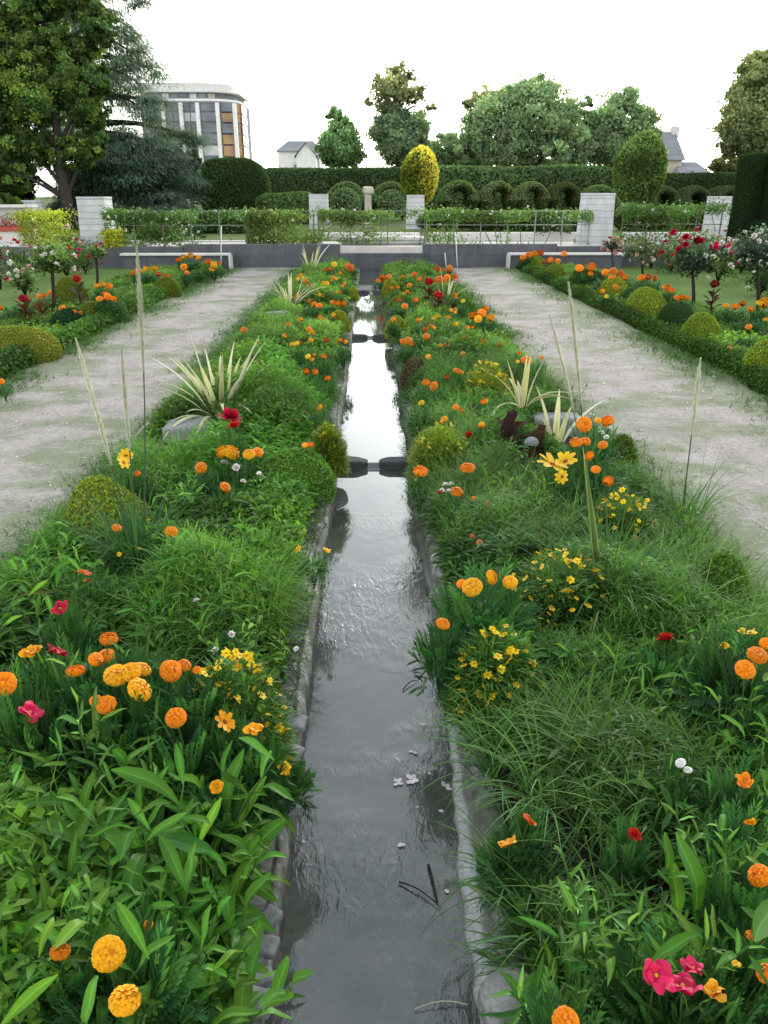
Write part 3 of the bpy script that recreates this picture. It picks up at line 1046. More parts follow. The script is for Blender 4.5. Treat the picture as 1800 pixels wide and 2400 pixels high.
HZ = [(0.31, 0.42, 0.25), (0.28, 0.385, 0.225), (0.34, 0.45, 0.27)]  # far-tree leaf colours paled: aerial haze put into the colour
YB = 80.0
gd = lambda px, Y: np.array([AT(px, 400, Y)[0], Y, 0.4])
tree('broadleaf_tree', 'small bright green round tree with a thin top beside the white house', gd(732, 74), [blob(735, 318, 42, 74, 40), blob(712, 330, 26, 74), blob(760, 330, 26, 74), blob(735, 280, 28, 74, 26), blob(725, 252, 17, 74, 18)], 9000, 0.42, [(0.22, 0.36, 0.17), (0.18, 0.31, 0.14), (0.26, 0.40, 0.2)], 0.25)
tree('broadleaf_tree', 'tall tree with a sparse pale top and dense green lower crown', gd(860, 78), [blob(862, 315, 46, 78, 42), blob(835, 290, 34, 78), blob(895, 285, 34, 78, 40), blob(850, 255, 34, 78, 30)], 9000, 0.45, [(0.29, 0.40, 0.245), (0.25, 0.35, 0.21)], 0.35, clump=0.18, light=0.2)
r = [o for o in COL.objects if o.name.startswith('broadleaf_tree')][-1]
g = Geo()
b0 = np.array(r.location)
crown(g, [(b[0] - b0, b[1], b[2]) for b in (blob(850, 205, 48, 78, 46), blob(868, 165, 34, 78, 30), blob(825, 185, 26, 78), blob(895, 200, 26, 78), blob(925, 228, 15, 78, 10), blob(795, 225, 16, 78))], 3300, 0.36, [(0.34, 0.37, 0.20), (0.26, 0.30, 0.16), (0.42, 0.42, 0.24)], 0.14, 0.25, 0.35, per=26)  # yellower leaves up here: sunlight on the top put into the colour
obj('top_crown', g, M['far'], r)
for e in ((850, 165), (815, 190), (890, 190), (868, 140), (920, 228), (835, 150), (800, 225), (880, 165)):
    q = AT(e[0], e[1], 78) - b0
    s = AT(858, 250, 78) - b0
    g = Geo()
    tube(g, [s, s * 0.45 + q * 0.55 + [0, 0, 0.3], q], [0.16, 0.09, 0.03], 6, (0.10, 0.085, 0.07))
    obj('limb', g, M['bark'], r)
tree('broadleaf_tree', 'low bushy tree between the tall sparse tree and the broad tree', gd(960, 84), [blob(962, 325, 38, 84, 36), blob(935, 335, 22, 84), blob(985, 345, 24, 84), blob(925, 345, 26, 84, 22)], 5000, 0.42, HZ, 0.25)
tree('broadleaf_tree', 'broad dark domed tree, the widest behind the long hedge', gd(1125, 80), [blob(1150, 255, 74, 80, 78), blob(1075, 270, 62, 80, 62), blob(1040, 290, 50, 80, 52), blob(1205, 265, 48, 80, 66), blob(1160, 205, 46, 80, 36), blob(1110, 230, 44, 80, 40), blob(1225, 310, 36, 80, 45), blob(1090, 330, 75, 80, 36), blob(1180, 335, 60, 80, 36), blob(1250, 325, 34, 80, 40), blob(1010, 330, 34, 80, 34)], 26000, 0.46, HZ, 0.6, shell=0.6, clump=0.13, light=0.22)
tree('broadleaf_tree', 'pale golden thin crown showing behind the broad domed tree', gd(1050, 98), [blob(1050, 215, 38, 98, 28), blob(1020, 225, 22, 98, 20), blob(1085, 225, 30, 98)], 2600, 0.5, [(0.45, 0.43, 0.28), (0.36, 0.37, 0.22)], 0.3, shell=0.3)
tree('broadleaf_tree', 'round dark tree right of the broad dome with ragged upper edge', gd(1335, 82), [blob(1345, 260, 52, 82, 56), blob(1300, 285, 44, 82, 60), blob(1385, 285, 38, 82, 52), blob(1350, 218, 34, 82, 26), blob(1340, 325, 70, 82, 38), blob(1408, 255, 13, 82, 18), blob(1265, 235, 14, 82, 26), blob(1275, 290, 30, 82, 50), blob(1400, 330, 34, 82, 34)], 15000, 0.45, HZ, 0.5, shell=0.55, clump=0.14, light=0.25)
tree('broadleaf_tree', 'large hazy golden-green tree cut by the right edge above the clipped block', gd(1640, 58), [blob(1655, 240, 82, 58, 90), blob(1610, 260, 55, 58, 66), blob(1640, 160, 48, 58, 46), blob(1590, 290, 40, 58, 46), blob(1690, 180, 60, 58, 70), blob(1600, 215, 34, 58, 36), blob(1640, 320, 60, 58, 36)], 20000, 0.36, [(0.33, 0.38, 0.19), (0.28, 0.33, 0.16), (0.40, 0.43, 0.22)], 0.45, shell=0.6, clump=0.12, light=0.22)
tree('bush', 'pale yellow-green bush under the golden tree at the right', gd(1565, 70), [blob(1565, 358, 32, 70, 22), blob(1595, 352, 26, 70, 26)], 2600, 0.34, [(0.20, 0.22, 0.09), (0.15, 0.18, 0.07)], 0.15, cat='bush')
tree('bush', 'dark green bush low at the far left under the tall broadleaf tree', gd(15, 33), [blob(10, 385, 50, 33, 52), blob(55, 405, 24, 33, 26), blob(-50, 390, 60, 33)], 9000, 0.17, [(0.03, 0.065, 0.025), (0.045, 0.085, 0.03)], 0.15, cat='bush')
tree('bush', 'fresh green grassy shrub under the dark bush at the far left', gd(12, 29), [blob(15, 440, 32, 29, 18), blob(-30, 440, 30, 29, 20)], 3500, 0.14, [(0.12, 0.2, 0.05), (0.09, 0.16, 0.04)], 0.1, cat='bush')

# big olive-lit broadleaf at the left
OL = [(0.145, 0.235, 0.07), (0.11, 0.195, 0.065), (0.23, 0.32, 0.075), (0.08, 0.15, 0.055)]
tree('broadleaf_tree', 'huge spreading broadleaf tree with a thick dark trunk, filling the upper left', gd(138, 31), [blob(60, 220, 95, 31, 80), blob(150, 170, 70, 31, 62), blob(190, 240, 50, 31, 48), blob(30, 100, 70, 31, 60), blob(120, 90, 55, 31, 45), blob(175, 110, 42, 31, 40), blob(20, 320, 70, 31, 55), blob(200, 310, 36, 31, 36), blob(-40, 210, 90, 31, 110), blob(90, 320, 40, 31, 36), blob(10, 30, 80, 31, 40), blob(90, 20, 50, 31, 30), blob(140, -20, 70, 31, 50), blob(200, 20, 40, 31, 40), blob(220, 175, 26, 31, 40), blob(60, -50, 90, 31, 50), blob(25, 375, 55, 31, 40), blob(165, 330, 45, 31, 40), blob(215, 60, 45, 31, 45), blob(-20, 330, 70, 31, 70)], 76000, 0.16, OL, 0.21, (0.045, 0.042, 0.038), limbs=24, shell=0.25, clump=0.105, light=0.4)

# cedar: tiers of flat drooping boughs
def cedar(label, px, Y, ztop_py, tiers, cols, tr, lowpx=None):
    base = gd(px, Y)
    r = thing('cedar_tree', label, 'tree', base)
    zt = AT(px, ztop_py, Y)[2] - base[2]
    g = Geo()
    t = np.linspace(0, 1, 12)
    tube(g, np.stack([0.12 * np.sin(t * 4), 0 * t, t * zt], -1), tr * (1.2 - 1.1 * t), 10, (0.055, 0.045, 0.04), rough=0.06)
    obj('trunk', g, M['bark'], r)
    g = Geo()
    for (z, az, L, rise, droop, wid, dens) in tiers:
        D = np.array([math.cos(az), math.sin(az), 0])
        s = np.linspace(0, 1, 8)
        bp = np.array([0, 0, z]) + D[None] * (s * L)[:, None] + np.array([0, 0, 1.0])[None] * (rise * s - droop * s ** 2.2)[:, None]
        gb = Geo()
        tube(gb, bp, 0.13 * tr / 0.4 * (1.05 - s) * min(1.5, L / 4) + 0.012, 6, (0.06, 0.05, 0.045))
        obj('bough', gb, M['bark'], r)
        sd = np.array([-D[1], D[0], 0])
        npad = max(6, int(L * 3.2 * dens))
        pu = rng.random(npad) ** 0.8 * 0.85 + 0.2
        pw = rng.normal(0, 0.5, npad) * wid * np.sin(PI * np.clip(pu * 0.8 + 0.1, 0, 1))
        pc_ = np.stack([np.interp(pu, s, bp[:, q]) for q in range(3)], -1) + sd * pw[:, None]
        pc_[:, 2] += rng.normal(0.02, 0.16, npad) - 0.12 * pw ** 2
        per = 210
        n = npad * per
        k_ = np.repeat(np.arange(npad), per)
        off = rng.normal(size=(n, 3)) * np.array([0.36, 0.36, 0.09]) * rng.uniform(0.6, 1.25, npad)[k_][:, None]
        off[:, 2] -= 0.35 * (off[:, 0] ** 2 + off[:, 1] ** 2)
        P = pc_[k_] + off
        DD = D[None] * rng.uniform(0.2, 1.0, (n, 1)) + nrm(off * [1, 1, 0]) * 0.7 + np.array([0, 0, 1.0]) * rng.normal(-0.2, 0.3, (n, 1))
        tone = np.exp(rng.normal(0, 0.22, npad))[k_]
        c = vary(np.asarray(cols)[rng.integers(0, len(cols), npad)][k_] * tone[:, None], n, 0.2)
        blades(g, P, DD, rng.uniform(0.12, 0.3, n), rng.uniform(0.025, 0.06, n), 0.5, 2, 'lance', col=c)
    obj('foliage', g, M['far'], r)
    return r


CE = [(0.20, 0.275, 0.225), (0.23, 0.31, 0.255), (0.165, 0.235, 0.185), (0.26, 0.34, 0.28)]
tiers = []
for k in range(58):
    z = 2.2 + 13.2 * k / 57 + rng.normal(0, 0.25)
    f = (z - 3.0) / 12.4
    L = (3.9 - 1.6 * f) * rng.uniform(0.7, 1.1)
    az = (k * 2.4 + rng.normal(0, 0.4)) % (2 * PI)
    tiers.append((z, az, L, rng.uniform(0.0, 1.0), rng.uniform(0.3, 1.3), rng.uniform(0.9, 1.6), 1.0))
for z, L in ((15.0, 2.2), (14.2, 2.6), (13.4, 2.3), (12.6, 2.8), (11.0, 2.6), (9.6, 2.7), (8.2, 2.9), (6.8, 3.0), (5.6, 3.2), (4.2, 4.4)):
    tiers.append((z + rng.normal(0, 0.2), rng.normal(-0.15, 0.3), L * rng.uniform(0.85, 1.1), rng.uniform(0.2, 1.2), rng.uniform(0.9, 1.9), rng.uniform(1.2, 1.9), 1.3))
cedar('tall blue-green cedar with flat tiered boughs reaching over the office block', 205, 38.0, -70, tiers, CE, 0.42)
tiers = []
for k in range(46):
    z = 1.0 + 2.7 * rng.random()
    az = rng.uniform(0, 2 * PI)
    tiers.append((z, az, rng.uniform(1.8, 3.3), rng.uniform(0.2, 0.8), rng.uniform(0.8, 1.8), rng.uniform(1.0, 1.7), 1.1))
cedar('low weeping dark conifer spreading its skirts below the cedar', 270, 36.0, 285, tiers, [(0.10, 0.155, 0.13), (0.13, 0.19, 0.16), (0.075, 0.125, 0.09), (0.16, 0.22, 0.18)], 0.3)
tree('bush', 'rounded dark green bush between the weeping conifer and clipped hedge', gd(395, 38.5), [blob(385, 375, 34, 38.5, 48), blob(365, 400, 40, 38.5, 40), blob(400, 345, 20, 38.5, 18), blob(418, 400, 26, 38.5, 40), blob(418, 350, 16, 38.5, 22)], 7500, 0.17, [(0.09, 0.15, 0.075), (0.065, 0.115, 0.055)], 0.12, cat='bush')


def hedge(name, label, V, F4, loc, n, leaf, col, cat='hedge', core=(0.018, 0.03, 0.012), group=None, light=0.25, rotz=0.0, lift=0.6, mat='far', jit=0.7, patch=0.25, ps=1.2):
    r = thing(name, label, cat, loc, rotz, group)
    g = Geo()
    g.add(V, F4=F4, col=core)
    obj('inner_mass', g, M['core'], r)
    g = Geo()
    leafy(g, V, F4, n, leaf, col, lift, jit, light, 0.6, patch, ps)
    obj('foliage', g, M[mat], r)
    return r


def hedge_box(label, px0, px1, pyt, Y, d, n, leaf, col, bev=0.4, noise=0.06, z0=0.45, group=None, name='hedge', **k):
    a, b = AT(px0, pyt, Y), AT(px1, pyt, Y)
    w, h = b[0] - a[0], a[2] - z0
    V, F4 = rbox((w, d, h), bev, 14, noise, 0.9, 5)
    return hedge(name, label, V, F4, ((a[0] + b[0]) / 2, Y + d / 2, z0), n, leaf, col, group=group, **k)


YEW = (0.035, 0.062, 0.022)
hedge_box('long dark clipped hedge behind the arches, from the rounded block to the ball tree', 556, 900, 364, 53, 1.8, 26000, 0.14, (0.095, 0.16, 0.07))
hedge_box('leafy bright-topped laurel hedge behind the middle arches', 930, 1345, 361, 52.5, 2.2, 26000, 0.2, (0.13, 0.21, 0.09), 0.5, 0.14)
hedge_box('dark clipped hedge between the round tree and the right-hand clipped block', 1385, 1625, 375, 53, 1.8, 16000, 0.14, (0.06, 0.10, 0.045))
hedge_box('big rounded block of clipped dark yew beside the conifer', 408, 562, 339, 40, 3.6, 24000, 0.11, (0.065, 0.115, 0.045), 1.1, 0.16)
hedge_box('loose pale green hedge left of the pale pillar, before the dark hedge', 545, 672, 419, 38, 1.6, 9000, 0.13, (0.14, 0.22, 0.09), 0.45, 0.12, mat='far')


def arch(label, px0, px1, pyt, Y, col, n=5200, opening=True):
    a, b = AT(px0, pyt, Y), AT(px1, pyt, Y)
    w, zt = b[0] - a[0], a[2]
    z0 = 0.45
    rt = w * 0.135
    rad = w / 2 - rt
    zc = zt - rt - rad
    th = np.linspace(PI, 0, 15)
    pts = [(-rad, 0, 0)] + [(rad * math.cos(t), 0, zc - z0 + rad * math.sin(t)) for t in th] + [(rad, 0, 0)]
    g = Geo()
    V, Fq = tube(g, pts, rt * np.array([2.0] + list(np.interp(np.abs(np.linspace(-1, 1, 15)), [0, 0.6, 1], [1.0, 1.1, 1.6])) + [2.0]), 14)
    V = V * [1, 4.5, 1]
    V = V + 0.03 * vnoise(V, 2.0, 3)[:, None]
    return hedge('topiary_arch', label, V, Fq, ((a[0] + b[0]) / 2, Y, z0), 2 * n, 0.06, col, 'topiary', group='row of clipped hedge arches', jit=0.4, lift=0.3, light=0.15)


DA, BR = (0.23, 0.34, 0.13), (0.27, 0.33, 0.14)
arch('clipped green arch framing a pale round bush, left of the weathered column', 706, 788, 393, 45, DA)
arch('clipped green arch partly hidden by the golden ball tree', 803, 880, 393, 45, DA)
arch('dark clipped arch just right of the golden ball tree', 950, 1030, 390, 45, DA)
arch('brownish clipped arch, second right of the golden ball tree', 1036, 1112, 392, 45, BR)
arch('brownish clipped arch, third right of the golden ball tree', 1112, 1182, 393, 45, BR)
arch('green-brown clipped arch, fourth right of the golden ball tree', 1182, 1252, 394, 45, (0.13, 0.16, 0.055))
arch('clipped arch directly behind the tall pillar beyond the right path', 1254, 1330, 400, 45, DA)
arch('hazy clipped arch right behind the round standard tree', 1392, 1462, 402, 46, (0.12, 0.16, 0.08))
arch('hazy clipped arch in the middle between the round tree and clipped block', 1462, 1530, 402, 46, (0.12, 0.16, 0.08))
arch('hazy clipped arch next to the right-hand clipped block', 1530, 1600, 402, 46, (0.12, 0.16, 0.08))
for px, py, r_, lab in ((747, 444, 28, 'pale round bush inside the arch left of the weathered column'), (846, 445, 25, 'pale round bush right of the weathered column'), (660, 446, 22, 'small pale rose bush beside the left pale pillar')):
    c, rx, rz = blob(px, py, r_, 40)
    V, F4 = dome(rx, rx, rz * 1.1, 20, 12, -0.6)
    hedge('round_bush', lab, V, F4, (c[0], c[1], c[2]), 2600, 0.12, (0.17, 0.25, 0.13), 'bush', lift=1.2, jit=0.9)


def ball_tree(label, px, pyt, pyb, rpx, Y, cols, trunk_py, leaf, n):
    base = gd(px, Y)
    base[2] = 0.48
    c = AT(px, (pyt + pyb) / 2, Y)
    m = mpp(c)
    rx, rz = rpx * m, (pyb - pyt) / 2 * m
    r = thing('ball_tree', label, 'tree', base)
    g = Geo()
    tube(g, [(0, 0, 0), (0.03, 0, 0.6), (0, 0, c[2] - base[2])], [0.09, 0.075, 0.05], 8, (0.09, 0.07, 0.05))
    obj('trunk', g, M['bark'], r)
    V, F4 = dome(rx * 0.9, rx * 0.9, rz * 0.92, 24, 16, -1, 0.05)
    g = Geo()
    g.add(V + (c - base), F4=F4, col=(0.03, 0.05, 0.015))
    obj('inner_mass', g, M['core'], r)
    g = Geo()
    P, N = sample(V, F4, n)
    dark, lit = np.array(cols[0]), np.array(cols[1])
    k = np.clip(0.5 + 0.75 * (N @ nrm(np.array([0.75, 0.2, 0.6]))) + rng.normal(0, 0.25, n), 0, 1)[:, None] if len(cols) > 2 else rng.random((n, 1))  # golden tree: sunlight on upper right put into leaf colour; else random mix
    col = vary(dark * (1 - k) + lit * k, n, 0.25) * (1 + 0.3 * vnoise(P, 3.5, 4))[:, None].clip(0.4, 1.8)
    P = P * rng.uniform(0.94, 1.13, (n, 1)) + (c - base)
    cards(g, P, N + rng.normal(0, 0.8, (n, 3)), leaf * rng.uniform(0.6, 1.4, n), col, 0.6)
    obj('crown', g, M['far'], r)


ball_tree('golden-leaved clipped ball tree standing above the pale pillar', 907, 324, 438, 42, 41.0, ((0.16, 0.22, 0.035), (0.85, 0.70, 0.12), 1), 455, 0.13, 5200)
ball_tree('green clipped egg-shaped standard tree right of the tall pillar', 1383, 296, 446, 58, 30.0, ((0.10, 0.17, 0.055), (0.19, 0.28, 0.09)), 470, 0.11, 9500)

# dark stepped block of clipped yew at the right edge
a = AT(1594, 336, 21.0)
r = thing('topiary_block', 'massive dark clipped yew block with a stepped recess at the right edge', 'topiary', (a[0] + 1.5, 20.2, 0.0))
for nm, d, off in (('back_shoulder', (3.0, 0.75, a[2]), (0, 0.43, 0)), ('lower_block', (2.9, 1.0, 1.15), (0.05, -0.35, 0)), ('upper_block', (2.6, 0.9, a[2] - 0.02), (0.22, -0.3, 0))):
    V, F4 = rbox(d, 0.1, 14, 0.02, 2.0, 4)
    V = V + off
    g = Geo()
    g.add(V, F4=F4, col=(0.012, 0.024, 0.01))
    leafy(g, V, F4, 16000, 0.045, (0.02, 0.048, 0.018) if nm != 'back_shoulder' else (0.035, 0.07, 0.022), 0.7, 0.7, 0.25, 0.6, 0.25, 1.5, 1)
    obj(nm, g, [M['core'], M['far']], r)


# climbers over the railings: leaves thick along the top rail, thin below
def climber(label, px0, px1, Y, n, zt, zb, col, blossom=None, nb=60, thick=0.28, thin=0.45, leaf=0.06, name='climbing_rose'):
    x0, x1 = X_at(px0, Y), X_at(px1, Y)
    r = thing(name, label, 'climber', ((x0 + x1) / 2, Y - 0.05, 0.5))
    hw = (x1 - x0) / 2
    n2 = int(n * 1.5)
    q = np.where(rng.random(n2) < 0.45, rng.normal(0.86, 0.075, n2), rng.random(n2) * 0.85)
    P = np.stack([rng.uniform(-hw, hw, n2), rng.normal(0, thick / 2, n2), zb + q * (zt - zb) - 0.5], -1)
    P[:, 2] += 0.03 * vnoise(P[:, :1] * [1.0], 3.0, 8)
    dens = vnoise(P * [1, 0.3, 1.6], 2.2, 6) * 0.5 + 0.55 + np.where(q > 0.68, 0.45, 0.12 - thin) + 0.2 * vnoise(P, 7.0, 2)
    P = P[dens > 0.45 + rng.normal(0, 0.15, n2)][:n]
    g = Geo()
    c = vary(col, len(P), 0.25) * (1 + 0.3 * vnoise(P, 3.0, 3))[:, None].clip(0.4, 1.7)
    cards(g, P, rng.normal(size=(len(P), 3)) + [0, -0.7, 0.5], leaf * rng.uniform(0.6, 1.5, len(P)), c)
    obj('foliage', g, M['dull'], r)
    for k in range(max(2, int(hw * 2))):
        g = Geo()
        x = rng.uniform(-hw, hw)
        tube(g, [(x, 0, 0), (x + rng.normal(0, 0.1), -0.04, 0.35), (x + rng.normal(0, 0.25), 0, zt - 0.55)], [0.012, 0.01, 0.006], 5, (0.08, 0.07, 0.05))
        obj('stem', g, M['stem'], r)
    if blossom is not None:
        g = Geo()
        B = P[rng.integers(0, len(P), nb)]
        B = np.repeat(B, 5, 0) + rng.normal(0, 0.018, (nb * 5, 3)) + [0, -0.06, 0.02]
        cards(g, B, rng.normal(size=(nb * 5, 3)) + [0, -1, 0.4], 0.05, vary(blossom, nb * 5, 0.1, 0.03), 0.9)
        obj('blossom', g, M['petal'], r)
    return r


climber('green climber with small white flowers on the railing left of the dark wall', 238, 545, 21.2, 11000, 1.38, 0.5, (0.15, 0.225, 0.09), (0.75, 0.72, 0.66), 70, leaf=0.06, thin=0.2)
climber('dense olive climber over the railing above the long dark wall', 535, 700, 21.4, 11000, 1.38, 0.5, (0.22, 0.27, 0.1), (0.6, 0.5, 0.3), 12, thin=-0.1)
climber('brown-green hanging climber on the railing above the channel head', 690, 918, 21.55, 11000, 1.36, 0.6, (0.21, 0.265, 0.11), (0.7, 0.7, 0.62), 14, thin=0.1)
climber('thin climbing rose with white blooms on the pale railing beyond the right path', 918, 1270, 21.4, 10000, 1.38, 0.5, (0.17, 0.235, 0.09), (0.75, 0.7, 0.62), 50, thin=0.3)
climber('leafy climber mounding over the railing right of the tall pillar', 1334, 1548, 21.7, 11000, 1.5, 0.5, (0.15, 0.225, 0.09), (0.75, 0.72, 0.66), 30, 0.6, 0.15)
climber('golden-leaved climber left of the tall left pillar', 58, 172, 21.9, 5500, 1.38, 0.5, (0.48, 0.46, 0.09), (0.7, 0.68, 0.5), 10, 0.5, -0.3)
climber('small golden shrub just right of the tall left pillar', 232, 272, 20.95, 900, 0.95, 0.5, (0.42, 0.38, 0.04), None, 0, 0.3, -0.4, name='shrub')

# low hedge strips and rose beds far behind the railings
for lab, px0, px1, py, Y, col in (('low green hedge strip behind the left railing, under the small white pillars', 235, 560, 464, 29, (0.10, 0.16, 0.06)), ('low flowering hedge strip in front of the middle arches', 900, 1275, 463, 31, (0.10, 0.15, 0.05)), ('low pale hedge strip right of the round standard tree', 1335, 1560, 452, 31, (0.13, 0.18, 0.06))):
    hedge_box(lab, px0, px1, py, Y, 1.2, 6000, 0.09, col, 0.25, 0.1, 0.48, name='low_hedge', light=0.35, lift=1.2)
g = Geo()
# ------------------------------------------------------------------ flowers
ORANGE, GOLD, RUST, YEL = (0.84, 0.25, 0.005), (0.86, 0.40, 0.008), (0.62, 0.12, 0.006), (0.85, 0.58, 0.02)
PINK, CRIM, RED, WHITE, DRED = (0.62, 0.02, 0.10), (0.45, 0.008, 0.035), (0.50, 0.015, 0.012), (0.78, 0.76, 0.74), (0.16, 0.012, 0.012)
PALE = (0.72, 0.40, 0.36)
CN = {'o': ORANGE, 'g': GOLD, 'r': RUST, 'y': YEL, 'p': PINK, 'c': CRIM, 'd': RED, 'w': WHITE, 'k': DRED, 's': PALE}
CACHE = {}
EXCL = []


def pompom_mesh(col, lod, v):
    key = ('pom', col, lod, v)
    if key in CACHE:
        return CACHE[key]
    c0 = np.array(CN[col])
    g = Geo()
    V, F4 = dome(0.72, 0.72, 0.66, 14, 8, -0.8)
    g.add(V, F4=F4, col=c0 * [0.75, 0.55, 0.6])
    nr, per = ((11, 38), (8, 26), (5, 16))[lod]
    for k in range(nr):
        th = R(8) + R(112) * k / (nr - 1)
        n = max(5, int(per * math.sin(th)))
        a = np.arange(n) * 2 * PI / n + rng.uniform(0, 6) + rng.normal(0, 0.09, n)
        t2 = th + rng.normal(0, 0.07, n)
        D = np.stack([np.sin(t2) * np.cos(a), np.sin(t2) * np.sin(a), np.cos(t2)], -1)
        tang = np.stack([np.cos(t2) * np.cos(a), np.cos(t2) * np.sin(a), -np.sin(t2)], -1)
        L = rng.uniform(0.32, 0.44, n)
        blades(g, D * 0.64 * [1, 1, 0.9], D * 0.75 + tang * 0.55, L, (0.3, 0.4, 0.6)[lod] * rng.uniform(0.8, 1.1, n), 0.9, (3, 2, 2)[lod], 'petal', 0.35 if lod == 0 else 0.0,
               col=vary(c0 * [0.92, 0.8, 0.8], n, 0.10, 0.04), tip=vary(c0 * [1.03, 1.16, 1.2], n, 0.08, 0.03), U=-tang)
    # calyx
    blades(g, np.tile([0, 0, -0.75], (8, 1)), dirs(np.arange(8) * PI / 4, np.full(8, 1.1)), 0.55, 0.3, -0.5, 2, 'lance', col=(0.06, 0.12, 0.03))
    CACHE[key] = g.mesh('pompom', M['petal'])
    return CACHE[key]


def daisy_mesh(col, v, n=9, ccol=(0.25, 0.09, 0.01), wide=0.5, bend=0.3, el=0.35):
    key = ('dai', col, v, n)
    if key in CACHE:
        return CACHE[key]
    g = Geo()
    a = np.arange(n) * 2 * PI / n + rng.normal(0, 0.08, n)
    D = dirs(a, np.full(n, el) + rng.normal(0, 0.12, n))
    blades(g, D * 0.1, D, rng.uniform(0.8, 1.0, n), wide * rng.uniform(0.85, 1.1, n), bend + rng.normal(0, 0.15, n), 4, 'petal', 0.25, col=vary(np.array(CN[col]) * [0.95, 0.75, 0.8], n, 0.08, 0.03), tip=vary(CN[col], n, 0.08, 0.03))
    V, F4 = dome(0.24, 0.24, 0.2, 10, 6, -0.2)
    g.add(V, F4=F4, col=ccol)
    d = nrm(rng.normal(size=(40, 3)) + [0, 0, 1.2])
    cards(g, d * [0.24, 0.24, 0.2], d, 0.09, vary(np.array(ccol) * 1.5, 40, 0.3))
    CACHE[key] = g.mesh('daisy', M['petal'])
    return CACHE[key]


def cup_mesh(col, v, n=5, ccol=(0.6, 0.4, 0.02)):
    """five broad ruffled petals, as petunias and poppies have"""
    key = ('cup', col, v)
    if key in CACHE:
        return CACHE[key]
    g = Geo()
    for ring, k in ((0, n), (1, n - 1)):
        a = np.arange(k) * 2 * PI / k + ring * 0.6 + rng.normal(0, 0.1, k)
        D = dirs(a, np.full(k, 0.75 + 0.25 * ring) + rng.normal(0, 0.12, k))
        blades(g, D * 0.06, D, rng.uniform(0.72, 1.08, k) * (1 - 0.25 * ring), (0.95 - 0.2 * ring) * rng.uniform(0.7, 1.15, k), rng.uniform(0.4, 1.5, k), 6, 'round', -0.3, roll=rng.normal(0, 0.25, k), col=vary(np.array(CN[col]) * [0.8, 0.6, 0.6], k, 0.12, 0.04), tip=vary(CN[col], k, 0.12, 0.04), wav=0.09)
    V, F4 = dome(0.13, 0.13, 0.18, 8, 5, -0.2)
    g.add(V + [0, 0, 0.12], F4=F4, col=ccol)
    CACHE[key] = g.mesh('cup', M['petal'])
    return CACHE[key]


def rose_mesh(col, v, lod=0):
    key = ('rose', col, v, lod)
    if key in CACHE:
        return CACHE[key]
    g = Geo()
    for k, (n, el, L) in enumerate(((3, 1.4, 0.55), (5, 1.1, 0.75), (6, 0.75, 0.9), (7, 0.35, 1.0))[lod:]):
        a = np.arange(n) * 2 * PI / n + k * 0.5
        D = dirs(a, np.full(n, el) + rng.normal(0, 0.1, n))
        blades(g, D * 0.1, D, L * rng.uniform(0.9, 1.1, n), 0.8, 0.6 - 0.9 * el, 3, 'round', -0.35, col=vary(np.array(CN[col]) * 0.8, n, 0.12, 0.03), tip=vary(CN[col], n, 0.15, 0.03))
    CACHE[key] = g.mesh('rose', M['petal'])
    return CACHE[key]


def stem_mesh(col=(0.06, 0.12, 0.035)):
    key = ('stem', col)
    if key not in CACHE:
        g = Geo()
        t = np.linspace(0, 1, 6)
        tube(g, np.stack([0.05 * np.sin(t * PI), 0.03 * np.sin(t * 2 * PI), t], -1), 1.0 - 0.25 * t, 6, col, cap=False)
        V = g.V[0]
        CACHE[key] = g.mesh('stem', M['stem'])
    return CACHE[key]


def put_stem(parent, a, b, rad, col=(0.06, 0.12, 0.035)):
    """a thin curved stem from a to b, both in the plant's own space"""
    a, b = np.asarray(a, float), np.asarray(b, float)
    g = Geo()
    t = np.linspace(0, 1, 6)[:, None]
    L = np.linalg.norm(b - a)
    side = nrm(np.array([rng.normal(), rng.normal(), 0.0])) * 0.05 * L
    tube(g, a * (1 - t) + b * t + side * np.sin(PI * t), rad * (1.15 - 0.4 * t[:, 0]), 5, col, cap=False)
    return obj('stem', g, M['stem'], parent)


def pinnate(g, P, D, L, U, col, pairs=6, lw=0.09, bend=0.5, segs=2):
    """feathery leaves: a bent midrib with pairs of narrow leaflets"""
    N = len(P)
    D = nrm(D)
    side = nrm(np.cross(D, U))
    Nn = np.cross(side, D)
    L = np.broadcast_to(L, N)
    blades(g, P, D, L, L * 0.035, bend, 4, 'blade', col=col * 0.9, U=U)
    for k in range(pairs + 1):
        t = 0.2 + 0.8 * k / pairs
        a = bend * t * 0.5
        q = P + (D * math.cos(a) - Nn * math.sin(a)) * (L * t)[:, None]
        d = D * math.cos(2 * a) - Nn * math.sin(2 * a)
        ll = L * (0.16 + 0.24 * math.sin(PI * (0.15 + 0.75 * t)))
        for s in ((-1, 1) if k < pairs else (0,)):
            blades(g, q, d * (0.75 if s else 1) + side * s * 0.75 + Nn * 0.12, ll * rng.uniform(0.8, 1.15, N), ll * lw * 3.0, 0.4, segs, 'lance', col=col, U=Nn)


